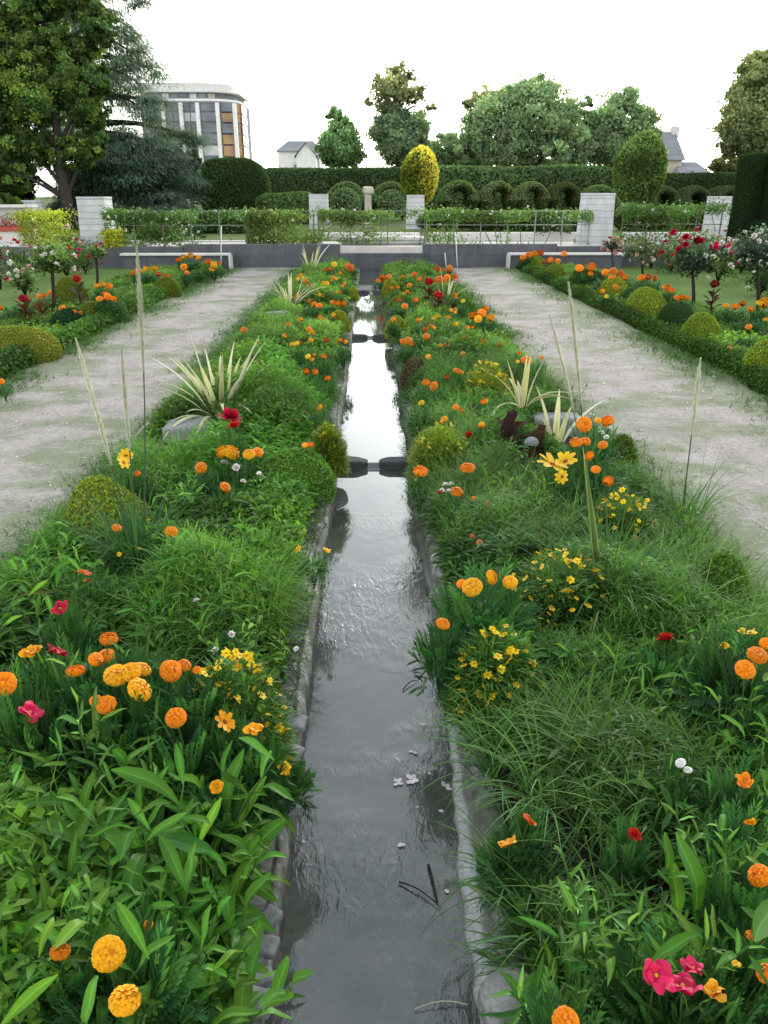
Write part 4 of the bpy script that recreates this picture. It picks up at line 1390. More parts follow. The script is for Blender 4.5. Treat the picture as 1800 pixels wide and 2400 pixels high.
def marigold_leaf_mesh(lod, v):
    key = ('mleaf', lod, v)
    if key in CACHE:
        return CACHE[key]
    g = Geo()
    n = (130, 120, 260)[lod]
    az = rng.uniform(0, 2 * PI, n)
    q = rng.random(n)
    el = R(5) + R(70) * (1 - q) + rng.normal(0, 0.2, n)
    D = dirs(az, el)
    rr = 0.62 * np.sqrt(rng.random(n))
    P = np.stack([rr * np.cos(az), rr * np.sin(az), 0.12 + 0.62 * rng.random(n) ** 0.8 * (1 - 0.4 * rr)], -1)
    base = np.where(rng.random((n, 1)) < 0.3, [[0.07, 0.16, 0.05]], [[0.04, 0.105, 0.04]])
    c = vary(base, n, 0.25)
    if lod == 0:
        pinnate(g, P, D, rng.uniform(0.35, 0.62, n), np.tile([0.0, 0, 1], (n, 1)), c)
    else:
        for s in range(4 if lod == 1 else 3):
            d2 = D + rng.normal(0, 0.6, (n, 3)) + [0, 0, 0.3]
            blades(g, P + D * 0.1 * s, d2, rng.uniform(0.16, 0.32, n) * (1 if lod == 1 else 0.8), rng.uniform(0.04, 0.08, n), 0.6, 2, 'lance', col=c)
    k = 7
    a = np.arange(k) * 2.4
    for j in range(k):
        tube(g, [(0, 0, 0), (0.15 * math.cos(a[j]), 0.15 * math.sin(a[j]), 0.35), (0.38 * math.cos(a[j]), 0.38 * math.sin(a[j]), 0.7)], [0.03, 0.022, 0.012], 5, (0.05, 0.10, 0.03))
    CACHE[key] = g.mesh('marigold_foliage', M['leaf'])
    return CACHE[key]


def head(parent, mesh, p, r, tilt=0.35, name='flower_head', squash=1.0):
    # heads lean a little, mostly towards the light overhead
    o = link(name, mesh, parent, p, (rng.normal(0, tilt), rng.normal(0, tilt), rng.uniform(0, 6)), (r, r, r * squash))
    return o


MG = 0
def marigold(heads, h, label, cat='marigold', fr=None, group=None, kind='pom', leaf=True, name='marigold_plant', ground=0.04, fol=None):
    """heads: (px, py, radius px, colour); the plant stands where its flowers' height puts them"""
    global MG
    MG += 1
    p0 = G(np.mean([q[0] for q in heads]), np.mean([q[1] for q in heads]), h)
    pts = []
    for a, b, rp, c in heads:
        q = G(a, b, h + rng.uniform(-0.015, 0.015))
        if abs(q[1] - p0[1]) > 0.16:
            q = AT(a, b, p0[1] + max(-0.16, min(0.16, q[1] - p0[1])))
        pts.append((q, rp, c))
    ctr = np.mean([p[0] for p in pts], 0)
    dist = float(np.linalg.norm(ctr - CAM))
    lod = 0 if dist < 3.2 else 1 if dist < 8 else 2
    base = np.array([ctr[0], ctr[1] + 0.02, ground])
    r = thing(name, label, cat, base, 0.0, group)
    spread = max([np.linalg.norm((p[0] - ctr)[:2]) for p in pts])
    fw = fr or (0.10 + spread * 0.9 + 0.02 * rng.random())
    fh = (h - ground) * 1.02
    if leaf:
        link('foliage', marigold_leaf_mesh(lod, MG % 3), r, (0, 0, -0.02), (0, 0, rng.uniform(0, 6)), (fw, fw, (h - ground) * 1.02))
    for p, rp, c in pts:
        rad = rp * mpp(p) * 1.04
        q = p - base
        if kind == 'pom':
            hd = head(r, pompom_mesh(c, lod, (MG + len(r.children)) % 4), q, rad * rng.uniform(0.92, 1.06), 0.42, squash=rng.uniform(0.7, 1.0))
        elif kind == 'daisy':
            hd = head(r, daisy_mesh(c, MG % 2), q, rad * 1.15, 0.5)
        elif kind == 'cup':
            hd = head(r, cup_mesh(c, MG % 3), q, rad * 1.25, 0.45)
        else:
            hd = head(r, rose_mesh(c, MG % 2), q, rad * 1.2, 0.4)
        put_stem(r, (q[0] * 0.35, q[1] * 0.35, 0.0), q - [0, 0, rad * 0.4], max(0.0022, rad * 0.08))
    return r


PAIR = 'marigolds of the planted beds'
def mg(label, *heads, h=0.42, **k):
    return marigold(list(heads), h, label, group=PAIR, **k)


# near and middle of the left bed
mg('pair of large golden pompom marigolds lowest in the left bed', (235, 2060, 37, 'g'), (270, 2160, 36, 'g'), h=0.44)
mg('half-hidden orange marigold just left of the two lowest golden pompoms', (130, 2055, 23, 'o'), h=0.38)
mg('tiny orange marigold bud right above the two lowest golden pompoms', (320, 1998, 12, 'o'), h=0.36, fr=0.07)
mg('two orange marigolds stacked one over the other above the golden cluster', (235, 1380, 21, 'o'), (229, 1418, 22, 'o'), (207, 1424, 17, 'o'), h=0.46)
mg('orange marigold just left of the golden cluster', (163, 1449, 23, 'o'), h=0.46)
mg('cluster of fat golden marigold heads touching one another', (252, 1458, 30, 'g'), (282, 1452, 25, 'g'), (306, 1445, 23, 'g'), (302, 1490, 31, 'g'), h=0.47)
mg('orange marigold pair beside the left yellow-dotted bush', (369, 1449, 28, 'o'), (398, 1437, 18, 'o'), (425, 1447, 10, 'o'), h=0.45)
mg('orange marigold cut by the left edge of the picture', (8, 1477, 28, 'o'), h=0.46)
mg('orange marigold half behind a leaf below the golden cluster', (229, 1522, 24, 'o'), (208, 1514, 15, 'o'), h=0.45)
mg('single round orange marigold over dark cut leaves below the golden cluster', (380, 1550, 24, 'o'), h=0.43)
mg('wide golden-orange marigold in front of the grey stone block', (500, 977, 22, 'g'), (480, 976, 16, 'g'), h=0.32)
mg('golden-orange marigold twins right of the stone block', (538, 981, 16, 'g'), (557, 977, 14, 'o'), h=0.32)
mg('small orange marigold left below the wide golden one by the stone', (434, 1010, 15, 'o'), h=0.3)
mg('round orange marigold standing low in front of the stone block', (487, 1052, 15, 'o'), h=0.3)
mg('tiny orange marigold beside the two dark-eyed yellow flowers', (296, 1023, 9, 'o'), h=0.3, fr=0.08)
mg('small flat orange marigold left of the plume grass foot', (252, 1140, 12, 'o'), h=0.3)
mg('orange marigold right of the plume grass stalk', (370, 1149, 16, 'o'), h=0.32)
mg('rusty orange marigold right of the striped flax', (592, 876, 12, 'r'), (602, 872, 11, 'o'), h=0.3)
mg('small orange marigold in the grass below the striped flax', (641, 908, 8, 'o'), h=0.26, fr=0.09)
mg('orange marigold pair level with the left flax top', (661, 803, 9, 'o'), (680, 803, 8, 'o'), h=0.28)
mg('round orange marigold between the flax and the pool', (707, 817, 9, 'o'), h=0.26)
mg('orange marigold standing at the left path edge', (527, 713, 9, 'o'), h=0.22)
mg('flat orange marigold cluster left of the second pool', (728, 655, 9, 'o'), (742, 656, 8, 'o'), (718, 653, 6, 'o'), h=0.26)
mg('orange marigolds at the foot of the second striped flax', (678, 657, 8, 'o'), (690, 660, 8, 'o'), (668, 650, 5, 'r'), h=0.27)
mg('orange-yellow marigold slanting left of the middle weir', (668, 712, 8, 'o'), (676, 718, 6, 'g'), h=0.25)
mg('small orange-red marigold near the middle weir', (705, 735, 8, 'r'), h=0.22)
mg('tiny yellow-orange marigold above the middle weir', (672, 735, 6, 'g'), h=0.22)
mg('bright yellow-orange marigold far along the left bed', (700, 614, 8, 'y'), (706, 612, 6, 'g'), h=0.28)
mg('orange marigold by the second stone slab of the left bed', (648, 596, 8, 'g'), (645, 603, 6, 'y'), h=0.3)
mg('rusty orange marigold above the second flax', (668, 617, 7, 'r'), (660, 606, 6, 'o'), h=0.28)
mg('soft orange marigold clump at the far end of the left bed', (755, 578, 11, 'r'), (750, 572, 7, 'o'), h=0.3)
mg('mixed small marigolds beside the farthest slab of the left bed', (722, 571, 7, 'y'), (714, 581, 6, 'o'), (702, 583, 5, 'r'), (735, 590, 5, 'o'), h=0.3)

# near and middle of the right bed
mg('orange marigold at the water edge just above the nearest weir', (908, 1018, 18, 'o'), h=0.3)
mg('large orange marigold right of the nearest weir', (1010, 1010, 20, 'o'), h=0.32)
mg('ragged orange marigold beside small white flowers', (987, 1062, 16, 'o'), h=0.3)
mg('little orange marigold below the small white flowers', (1051, 1088, 8, 'o'), (1023, 1076, 6, 'o'), h=0.26, fr=0.09)
mg('small red-orange marigold in the grass by the narrow part of the stream', (1036, 1172, 8, 'o'), (1020, 1158, 6, 'r'), h=0.24, fr=0.09)
mg('tall orange marigold pair at the corner of the right path', (1262, 917, 18, 'o'), (1312, 909, 17, 'o'), (1292, 908, 9, 'g'), h=0.46)
mg('orange marigolds in the middle of the bush at the right path', (1244, 955, 16, 'o'), (1265, 953, 13, 'o'), (1302, 961, 13, 'o'), h=0.44)
mg('lower orange marigolds of the bush at the right path', (1272, 985, 14, 'o'), (1287, 1014, 11, 'o'), (1314, 1039, 14, 'o'), h=0.38)
mg('four golden-orange marigolds in a row above the stream', (1020, 1268, 23, 'g'), (1062, 1247, 18, 'g'), (1102, 1257, 19, 'g'), (997, 1261, 13, 'o'), h=0.42)
mg('single upright orange marigold at the right water edge', (957, 1347, 18, 'o'), h=0.34)
mg('orange marigold pair cut by the right edge beside yellow petals', (1636, 1415, 22, 'o'), (1610, 1446, 22, 'o'), (1655, 1390, 16, 'o'), h=0.45)
mg('orange marigold at the right edge halfway down the near bed', (1640, 1891, 29, 'o'), h=0.42)
mg('small orange marigold bud at the right edge above the pink flowers', (1622, 2021, 14, 'o'), h=0.38, fr=0.08)
mg('orange marigold cut by the right edge beside the pink flowers', (1659, 2105, 26, 'o'), h=0.44)
mg('orange marigold cut by the lower edge left of the pink flowers', (1222, 2206, 32, 'o'), h=0.42)
mg('orange marigold pair beside the brown dry mound', (937, 834, 11, 'o'), (920, 826, 10, 'o'), h=0.3)
mg('small red-orange marigold right of the brown dry mound', (965, 815, 7, 'r'), h=0.28)
mg('red-orange marigold left of the dark stump', (1046, 867, 10, 'o'), h=0.3)
mg('round orange marigold on a dark bush at the right path edge', (1137, 778, 13, 'o'), (1118, 781, 5, 'y'), (1121, 762, 6, 'o'), h=0.36)
mg('tiny orange marigold over the path beside the dark bush', (1171, 772, 6, 'o'), h=0.3, fr=0.08)
mg('broad orange marigold cushion at the right path edge', (1022, 682, 12, 'o'), (1041, 676, 12, 'o'), (1060, 686, 10, 'g'), (1033, 689, 10, 'g'), (1049, 667, 8, 'o'), h=0.36, fr=0.3)
mg('orange marigolds at the right edge of the middle weir', (870, 738, 9, 'o'), (882, 735, 9, 'o'), (888, 743, 7, 'o'), h=0.3)
mg('orange marigold pair right of the middle weir', (921, 727, 9, 'o'), (918, 711, 7, 'r'), h=0.3)
mg('small orange marigold in the middle of the right bed by the path', (1002, 731, 8, 'g'), (1044, 737, 7, 'o'), h=0.28)
mg('dim orange marigolds by the narrow far pool', (874, 661, 8, 'o'), (862, 648, 6, 'r'), h=0.28)
mg('orange marigolds behind the red cockscomb', (898, 648, 7, 'o'), (884, 616, 6, 'o'), (903, 662, 5, 'g'), h=0.3)
mg('yellow-orange marigolds below the red cockscomb', (968, 685, 8, 'g'), (946, 684, 8, 'y'), (938, 688, 7, 'y'), h=0.28)
mg('dark orange marigold patch at the far end of the right bed', (945, 580, 8, 'r'), (958, 583, 7, 'r'), (971, 577, 7, 'o'), (972, 586, 6, 'r'), h=0.36, fr=0.25)
mg('wide rusty orange marigold patch near the far right corner of the bed', (950, 603, 9, 'r'), (966, 600, 9, 'o'), (982, 598, 8, 'r'), (990, 606, 7, 's'), (962, 613, 7, 'o'), h=0.34, fr=0.3)
mg('orange marigolds over the narrow far pool', (826, 601, 8, 'o'), (840, 597, 8, 'o'), (818, 606, 6, 'o'), h=0.3)
mg('dusty orange marigolds in the far middle of the right bed', (895, 593, 7, 'r'), (905, 603, 6, 'o'), (870, 598, 5, 'o'), (915, 597, 5, 'r'), h=0.32)

# borders beyond the paths
mg('orange marigold cluster under the white standard rose', (135, 667, 9, 'o'), (152, 668, 9, 'o'), (160, 675, 8, 'o'), (172, 676, 7, 'o'), h=0.24, fr=0.25)
mg('orange marigold cushion with dark leaves right of the dark red flower', (215, 645, 9, 'o'), (232, 641, 9, 'o'), (245, 645, 8, 'o'), (226, 634, 7, 'o'), h=0.36, fr=0.3)
mg('low golden-orange marigold behind the dark red flower', (220, 614, 9, 'g'), (236, 618, 8, 'o'), (208, 617, 7, 'g'), h=0.34, fr=0.25)
mg('orange marigold at the trunk of the white standard rose', (96, 638, 7, 'o'), (84, 640, 6, 'o'), (108, 632, 6, 'o'), h=0.3)
mg('small orange-red marigolds at the left end of the left border', (2, 665, 6, 'o'), (66, 645, 4, 'o'), h=0.3)
mg('tiny orange marigold under the mossy mound of the left border', (3, 826 - 2, 8, 'o'), h=0.2, fr=0.1)
mg('orange-yellow marigold drift behind the pale stake', (298, 585, 9, 'r'), (316, 581, 8, 'g'), (334, 580, 8, 'g'), (285, 590, 7, 'o'), h=0.34, fr=0.35)
mg('rusty marigolds behind the round yellow-green mound of the left border', (342, 592, 7, 'r'), (352, 605, 7, 'o'), (360, 596, 7, 'r'), h=0.3, fr=0.2)
mg('bright orange marigold in the far middle of the left border', (397, 577, 9, 'o'), (404, 589, 6, 'o'), h=0.36, fr=0.2)
mg('yellow-orange marigold drift at the low wall of the left border', (396, 556, 9, 'g'), (412, 552, 9, 'g'), (428, 556, 8, 'g'), (385, 562, 7, 'o'), h=0.4, fr=0.4)
mg('dull golden marigold drift near the end of the left border', (450, 565, 9, 'r'), (462, 572, 8, 'g'), (472, 568, 7, 'r'), (458, 582, 7, 'g'), h=0.36, fr=0.35)
mg('orange marigold drift at the low wall of the right border', (1142, 551, 9, 'o'), (1156, 548, 9, 'o'), (1168, 545, 8, 'r'), (1130, 556, 7, 'o'), h=0.38, fr=0.4)
mg('orange marigold strip behind the farthest mounds of the right border', (1190, 562, 8, 'o'), (1205, 564, 7, 'o'), (1218, 548, 7, 'o'), (1176, 566, 6, 'r'), h=0.34, fr=0.3)
mg('two orange globe marigolds between mossy mounds of the right border', (1252, 579, 10, 'o'), (1278, 577, 11, 'o'), (1276, 591, 7, 'o'), h=0.38)
mg('broad rusty-orange marigold drift in the middle of the right border', (1308, 588, 10, 'o'), (1325, 585, 10, 'o'), (1340, 592, 10, 'r'), (1322, 600, 10, 'o'), (1350, 600, 8, 'o'), (1335, 612, 7, 'o'), h=0.4, fr=0.5)
mg('orange marigold spike in front of a bright mound of the right border', (1330, 620, 7, 'o'), (1310, 640, 6, 'y'), (1302, 628, 6, 'g'), h=0.3, fr=0.2)
mg('orange marigold cushion around a dark standard trunk', (1385, 600, 10, 'o'), (1400, 598, 9, 'r'), (1415, 601, 8, 'r'), h=0.38, fr=0.35)
mg('orange marigold heads left of the tallest standard rose', (1443, 622, 10, 'o'), (1452, 627, 8, 'o'), (1436, 620, 6, 'g'), h=0.36)
mg('flat orange marigold bar beside the tallest standard rose', (1462, 643, 8, 'o'), (1474, 643, 8, 'o'), (1485, 642, 7, 'o'), h=0.32, fr=0.25)
mg('golden-orange marigolds right of the dark red cockscomb', (1568, 660, 9, 'g'), (1588, 662, 9, 'o'), (1604, 656, 8, 'o'), h=0.34, fr=0.3)
mg('yellow marigold at the right edge of the right border', (1652, 655, 14, 'g'), (1640, 655, 9, 'y'), h=0.4)
mg('small orange marigold low in the right border near the edge', (1617, 706, 8, 'o'), (1622, 668, 7, 'o'), h=0.26)
mg('tiny orange and yellow marigolds by the front mound of the right border', (1575, 752, 6, 'o'), (1655, 690, 7, 'y'), h=0.24, fr=0.15)

for side, pts in (('left', ((560, 742), (600, 760), (640, 742), (622, 700), (650, 690), (700, 690), (720, 680), (735, 632), (690, 636), (640, 640), (745, 612), (720, 600), (615, 725), (735, 735), (665, 770), (700, 770), (630, 850), (670, 960), (690, 880))), ('right', ((850, 690), (905, 690), (935, 706), (985, 700), (1010, 708), (965, 745), (1000, 765), (925, 770), (985, 800), (910, 870), (985, 880), (880, 630), (925, 625), (940, 612), (985, 640), (1000, 650), (860, 620), (975, 670), (1080, 745), (960, 905), (1040, 920)))):
    for q, (px, py) in enumerate(pts):
        rr = 4.0 + 5.5 * (py - 560) / 400
        cs = 'gogoyo'[(q * 5 + (side == 'right')) % 6]
        hd = [(px, py, rr, cs)] + [(px + rng.uniform(-14, 14), py + rng.uniform(-7, 7), rr * rng.uniform(0.6, 0.95), 'ogog'[(q + w_) % 4]) for w_ in range(q % 3)]
        marigold(hd, rng.uniform(0.24, 0.34), f'small marigold plant scattered in the far half of the {side} channel bed', group=f'small marigolds scattered along the far half of the {side} channel bed', fr=0.13)

# other open flowers
def fl(label, cat, kind, *heads, h=0.36, name=None, leaf=True, **k):
    return marigold(list(heads), h, label, cat, kind=kind, name=name or cat.replace(' ', '_'), leaf=leaf, **k)


fl('yellow-orange cup flower with a dark eye at the left edge', 'poppy flower', 'cup', (70, 1410, 20, 'g'), h=0.4, fr=0.08)
fl('crimson petunia beside the yellow cup flower', 'petunia', 'cup', (122, 1412, 24, 'c'), h=0.4)
fl('crimson petunia alone in the dark leaves above the orange marigolds', 'petunia', 'cup', (131, 1316, 17, 'c'), h=0.36)
fl('faded magenta petunia among the leaves below the orange marigolds', 'petunia', 'cup', (63, 1543, 23, 'p'), h=0.42)
fl('dull red-orange flower beside the plume grass clump', 'petunia', 'cup', (182, 1238, 13, 'r'), (190, 1255, 9, 'r'), h=0.3, fr=0.1)
fl('orange-yellow star flower with narrow petals under the yellow-dotted bush', 'daisy', 'daisy', (484, 1560, 22, 'g'), h=0.38, fr=0.09)
fl('curled golden flower with dark spots near the left channel edge', 'poppy flower', 'cup', (550, 1578, 19, 'g'), h=0.34, fr=0.09)
fl('pale orange flower low among broad leaves beside the channel', 'poppy flower', 'cup', (470, 1700, 16, 'g'), h=0.32, fr=0.09)
fl('small yellow flower hanging over the left channel edge', 'poppy flower', 'cup', (615, 1660, 14, 'y'), h=0.2, fr=0.09)
fl('two yellow dark-eyed daisies at the left path edge', 'daisy', 'daisy', (272, 985, 14, 'y'), (266, 1000, 13, 'y'), h=0.36, fr=0.1)
fl('deep red double flower leaning over the stone block', 'rose flower', 'rose', (497, 903, 20, 'c'), (506, 922, 12, 'd'), h=0.42, fr=0.1)
fl('large yellow spidery daisy at the right path corner', 'daisy', 'daisy', (1193, 1006, 30, 'y'), (1222, 998, 22, 'y'), (1215, 1030, 14, 'y'), h=0.36, fr=0.16)
fl('crimson geranium flower in the middle of the right bed', 'geranium', 'rose', (1437, 1382, 15, 'd'), h=0.34, fr=0.1)
fl('golden petal-like flower at the right edge above the orange pair', 'poppy flower', 'cup', (1612, 1369, 19, 'y'), h=0.42, fr=0.1)
fl('pale yellow small flowers left of the orange pair at the right edge', 'primrose', 'cup', (1562, 1396, 11, 'y'), (1546, 1412, 7, 'w'), h=0.38, fr=0.1)
fl('golden orange flower lying low at the right edge', 'poppy flower', 'cup', (1606, 1690, 18, 'o'), h=0.36, fr=0.1)
fl('dull yellow flower at the right edge below the low golden orange one', 'poppy flower', 'cup', (1620, 1779, 14, 'g'), h=0.36, fr=0.1)
fl('golden folded petal flower close to the right channel edge', 'poppy flower', 'cup', (1098, 1825, 19, 'g'), h=0.24, fr=0.08)
fl('brown-gold wilted flower above the folded golden one', 'poppy flower', 'cup', (1140, 1775, 17, 'r'), h=0.26, fr=0.08)
fl('tiny red flower in the shaded grass of the near right bed', 'geranium', 'rose', (1370, 1803, 12, 'd'), h=0.3, fr=0.06)
fl('three bright pink petunias near the lower right corner', 'petunia', 'cup', (1415, 2108, 30, 'p'), (1475, 2137, 34, 'p'), (1497, 2096, 23, 'p'), h=0.4, fr=0.16)
fl('golden petal flower right of the pink petunias', 'poppy flower', 'cup', (1541, 2145, 25, 'g'), h=0.42, fr=0.09)
fl('tiny yellow flower above the golden one by the petunias', 'primrose', 'cup', (1590, 2083, 10, 'y'), h=0.4, fr=0.06)
fl('white fluffy seed heads above the shaded grass', 'dandelion', 'pom', (1470, 1648, 12, 'w'), (1486, 1663, 10, 'w'), h=0.34, fr=0.07)
fl('tiny red flower between the yellow-green bush and the dark stump', 'geranium', 'rose', (1013, 941, 8, 'd'), h=0.28, fr=0.08)
fl('small white flower cluster beside the ragged orange marigold', 'alyssum', 'rose', (962, 1048, 6, 'w'), (970, 1062, 6, 'w'), (955, 1060, 5, 'w'), (975, 1046, 5, 'w'), (950, 1066, 7, 'd'), h=0.26, fr=0.12)
fl('small white flowers under the orange marigold bush at the right path', 'alyssum', 'rose', (1300, 935, 5, 'w'), (1318, 925, 4, 'w'), (1310, 945, 5, 'w'), h=0.4, fr=0.06)
fl('white drooping flowers in front of the stone block', 'alyssum', 'rose', (484, 1000, 7, 'w'), (510, 1010, 7, 'w'), (560, 1025, 6, 'w'), (525, 1040, 5, 'w'), h=0.26, fr=0.1)
fl('scattered white flowers in the grass right of the plume clump', 'alyssum', 'rose', (425, 1298, 6, 'w'), (500, 1370, 6, 'w'), (465, 1405, 7, 'w'), (640, 1402, 5, 'w'), h=0.2, fr=0.1)
fl('small yellow flowers on the fuzzy mound at the left bed edge', 'primrose', 'cup', (300, 1187, 5, 'y'), (258, 1197, 5, 'y'), (320, 1125, 5, 'y'), h=0.25, fr=0.1)
fl('little yellow flower near the left water edge beside the nearest weir', 'primrose', 'cup', (645, 1187, 10, 'y'), (705, 1190, 9, 'y'), h=0.22, fr=0.1)
fl('yellow buttons at the right water edge beyond the weir', 'primrose', 'cup', (943, 916, 6, 'y'), (925, 935, 5, 'y'), h=0.3, fr=0.08)


# ------------------------------------------------------------------ leafy plants
def lanceplant_mesh(v):
    key = ('lance', v)
    if key in CACHE:
        return CACHE[key]
    g = Geo()
    L, W, stems, col = ((0.15, 0.029, 8, (0.11, 0.24, 0.035)), (0.11, 0.019, 11, (0.13, 0.26, 0.045)), (0.17, 0.036, 6, (0.085, 0.20, 0.035)), (0.08, 0.014, 13, (0.15, 0.27, 0.06)), (0.13, 0.024, 9, (0.10, 0.225, 0.04)), (0.10, 0.03, 8, (0.12, 0.25, 0.035)), (0.14, 0.017, 9, (0.12, 0.235, 0.05)), (0.07, 0.018, 12, (0.13, 0.25, 0.05)))[v % 8]
    prof = ('spat', 'lance', 'spat', 'lance', 'lance', 'round', 'blade', 'spat')[v % 8]
    for s in range(stems):
        az = s * 2.4 + rng.normal(0, 0.3)
        el = rng.uniform(0.6, 1.5)
        H = rng.uniform(0.45, 1.05) * 0.36
        D = dirs(np.array([az]), np.array([el]))[0]
        t = np.linspace(0, 1, 6)[:, None]
        pts = D * H * t + np.array([0, 0, 0.05]) * t ** 2 + np.array([rng.normal(0, 0.02), rng.normal(0, 0.02), 0]) * np.sin(PI * t)
        tube(g, pts, 0.0048 * (1.1 - 0.7 * t[:, 0]), 5, (0.09, 0.17, 0.05))
        n = int(rng.integers(10, 17) * (0.14 / L) ** 0.6)
        u = np.clip(np.linspace(0.06, 1.0, n) + rng.normal(0, 0.02, n), 0, 1)
        P = np.stack([np.interp(u, t[:, 0], pts[:, q]) for q in range(3)], -1)
        a = np.arange(n) * 2.4 + rng.uniform(0, 6) + rng.normal(0, 0.4, n)
        e = 0.15 + 0.9 * u ** 2 + rng.normal(0, 0.28, n)
        ll = L * (1.2 - 0.6 * u) * np.exp(rng.normal(0, 0.25, n))
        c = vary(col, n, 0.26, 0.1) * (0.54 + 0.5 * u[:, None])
        old = rng.random(n) < 0.012
        c[old] = vary((0.26, 0.26, 0.06), int(old.sum()), 0.2)
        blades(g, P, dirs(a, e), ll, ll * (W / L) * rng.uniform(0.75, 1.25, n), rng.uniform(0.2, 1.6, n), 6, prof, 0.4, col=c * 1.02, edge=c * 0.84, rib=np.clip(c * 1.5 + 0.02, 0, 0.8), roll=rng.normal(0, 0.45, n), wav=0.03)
    CACHE[key] = g.mesh('leaves', M['leaf'])
    return CACHE[key]


def leafplant(px, py, h, sc, v, label, group, rotz=None):
    p = G(px, py, h)
    if any(((p[0] - e[0]) / (e[2] + 0.05)) ** 2 + ((p[1] - e[1]) / (e[3] + 0.05)) ** 2 < 1 for e in EXCL):
        return
    r = thing('leafy_plant', label, 'plant', (p[0], p[1], 0.03), rng.uniform(0, 6) if rotz is None else rotz, group)
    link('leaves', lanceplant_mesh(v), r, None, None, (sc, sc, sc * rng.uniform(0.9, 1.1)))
    return r


def dotbush(label, px, py, wpx, hpx, z, ndot, dot, leafc=(0.11, 0.21, 0.045), dotc=YEL, name='marigold_bush', dsize=None):
    """fine-leaved rounded bush sprinkled with small flat flowers"""
    p = G(px, py, z)
    m = mpp(p)
    rx = wpx * m / 2
    EXCL.append((p[0], p[1] - 0.03, rx * 0.95, rx * 0.95))
    r = thing(name, label, 'bush', (p[0], p[1], 0.03))
    rz = z + 0.05
    n = 1300
    d = nrm(rng.normal(size=(n, 3)) * [1, 1, 0.8])
    d[:, 2] = np.abs(d[:, 2])
    q = rng.uniform(0.35, 1.0, (n, 1)) ** 0.6
    P = d * q * [rx, rx * 0.85, rz]
    g = Geo()
    c = vary(leafc, n, 0.25)
    for s in range(4):
        blades(g, P, d + rng.normal(0, 0.6, (n, 3)) + [0, 0, 0.3], rng.uniform(0.03, 0.065, n), rng.uniform(0.005, 0.011, n), 0.6, 2, 'lance', col=c)
    for s in range(12):
        a = s * 2.4
        tube(g, [(0, 0, 0), (0.35 * rx * math.cos(a), 0.35 * rx * math.sin(a), 0.5 * rz), (0.7 * rx * math.cos(a), 0.7 * rx * math.sin(a), 0.8 * rz)], [0.004, 0.003, 0.002], 4, (0.06, 0.1, 0.03))
    obj('foliage', g, M['leaf'], r)
    ds = dsize or 0.0135
    key = ('dot', dotc)
    if key not in CACHE:
        g = Geo()
        a = np.arange(6) * PI / 3
        D = dirs(a, np.full(6, 0.25))
        blades(g, D * 0.1, D, 1.0, 0.85, 0.5, 2, 'round', col=vary(dotc, 6, 0.1, 0.03))
        V, F4 = dome(0.3, 0.3, 0.25, 6, 4, -0.2)
        g.add(V, F4=F4, col=(0.6, 0.25, 0.01))
        CACHE[key] = g.mesh('blossom', M['petal'])
    for s in range(ndot):
        d = nrm(rng.normal(size=3) + [0, -0.55, 0.75])
        d[2] = abs(d[2])
        q = d * [rx, rx * 0.85, rz] * rng.uniform(0.98, 1.1)
        link('blossom', CACHE[key], r, q, (rng.normal(0, 0.5) + 0.3, rng.normal(0, 0.5), rng.uniform(0, 6)), ds * rng.uniform(0.65, 1.25))
    return r


dotbush('bush with many small yellow flowers beside the left channel edge', 505, 1475, 215, 190, 0.33, 98, 1)
dotbush('bush with small yellow flowers at the right path corner', 1348, 1105, 165, 90, 0.28, 98, 1)
dotbush('wide bush with small yellow flowers behind the row of four marigolds', 1210, 1240, 240, 110, 0.29, 98, 1)
dotbush('round bush with small yellow flowers next to the right channel edge', 1075, 1415, 200, 130, 0.26, 98, 1)
dotbush('yellow-green flowering bush at the right path edge beyond the stump', 1052, 806, 110, 90, 0.34, 60, 1, (0.26, 0.27, 0.03), (0.62, 0.52, 0.02), dsize=0.02)
dotbush('yellow-speckled bush on the right of the long bright pool', 955, 950, 140, 110, 0.28, 50, 1, (0.22, 0.26, 0.035), (0.62, 0.56, 0.03), dsize=0.013)
dotbush('yellow-flecked moss bush at the left edge of the long bright pool', 708, 945, 76, 110, 0.26, 26, 1, (0.24, 0.27, 0.035), (0.6, 0.55, 0.03), dsize=0.012)


def mound(label, px, py, wpx, z, col, ground=0.02, squash=0.9, dense=1.0, leaf=None, cat='mound shrub', noise=0.06, name='mound_shrub', mat='leaf', core=None):
    p = G(px, py, ground + 0.1 * z)
    m = mpp(p)
    rx = wpx * m / 2 * 1.12
    EXCL.append((p[0], p[1] - 0.1 * rx, rx * 0.95, rx * 1.0))
    V, F4 = dome(rx, rx * squash, z, 24, 11, -0.1, noise, int(px) % 17)
    lf = leaf or max(0.02, 2.4 * m)
    n = int(min(5200, 2.6 * dense * 4 * rx * (rx + z) / (lf * lf * 0.5)))
    return hedge(name, label, V, F4, (p[0], p[1], ground), n, lf, col, cat, core or tuple(0.35 * np.array(col)), lift=0.9, jit=0.75, light=0.22, mat=mat, patch=0.22, ps=9.0, rotz=rng.uniform(0, 6))


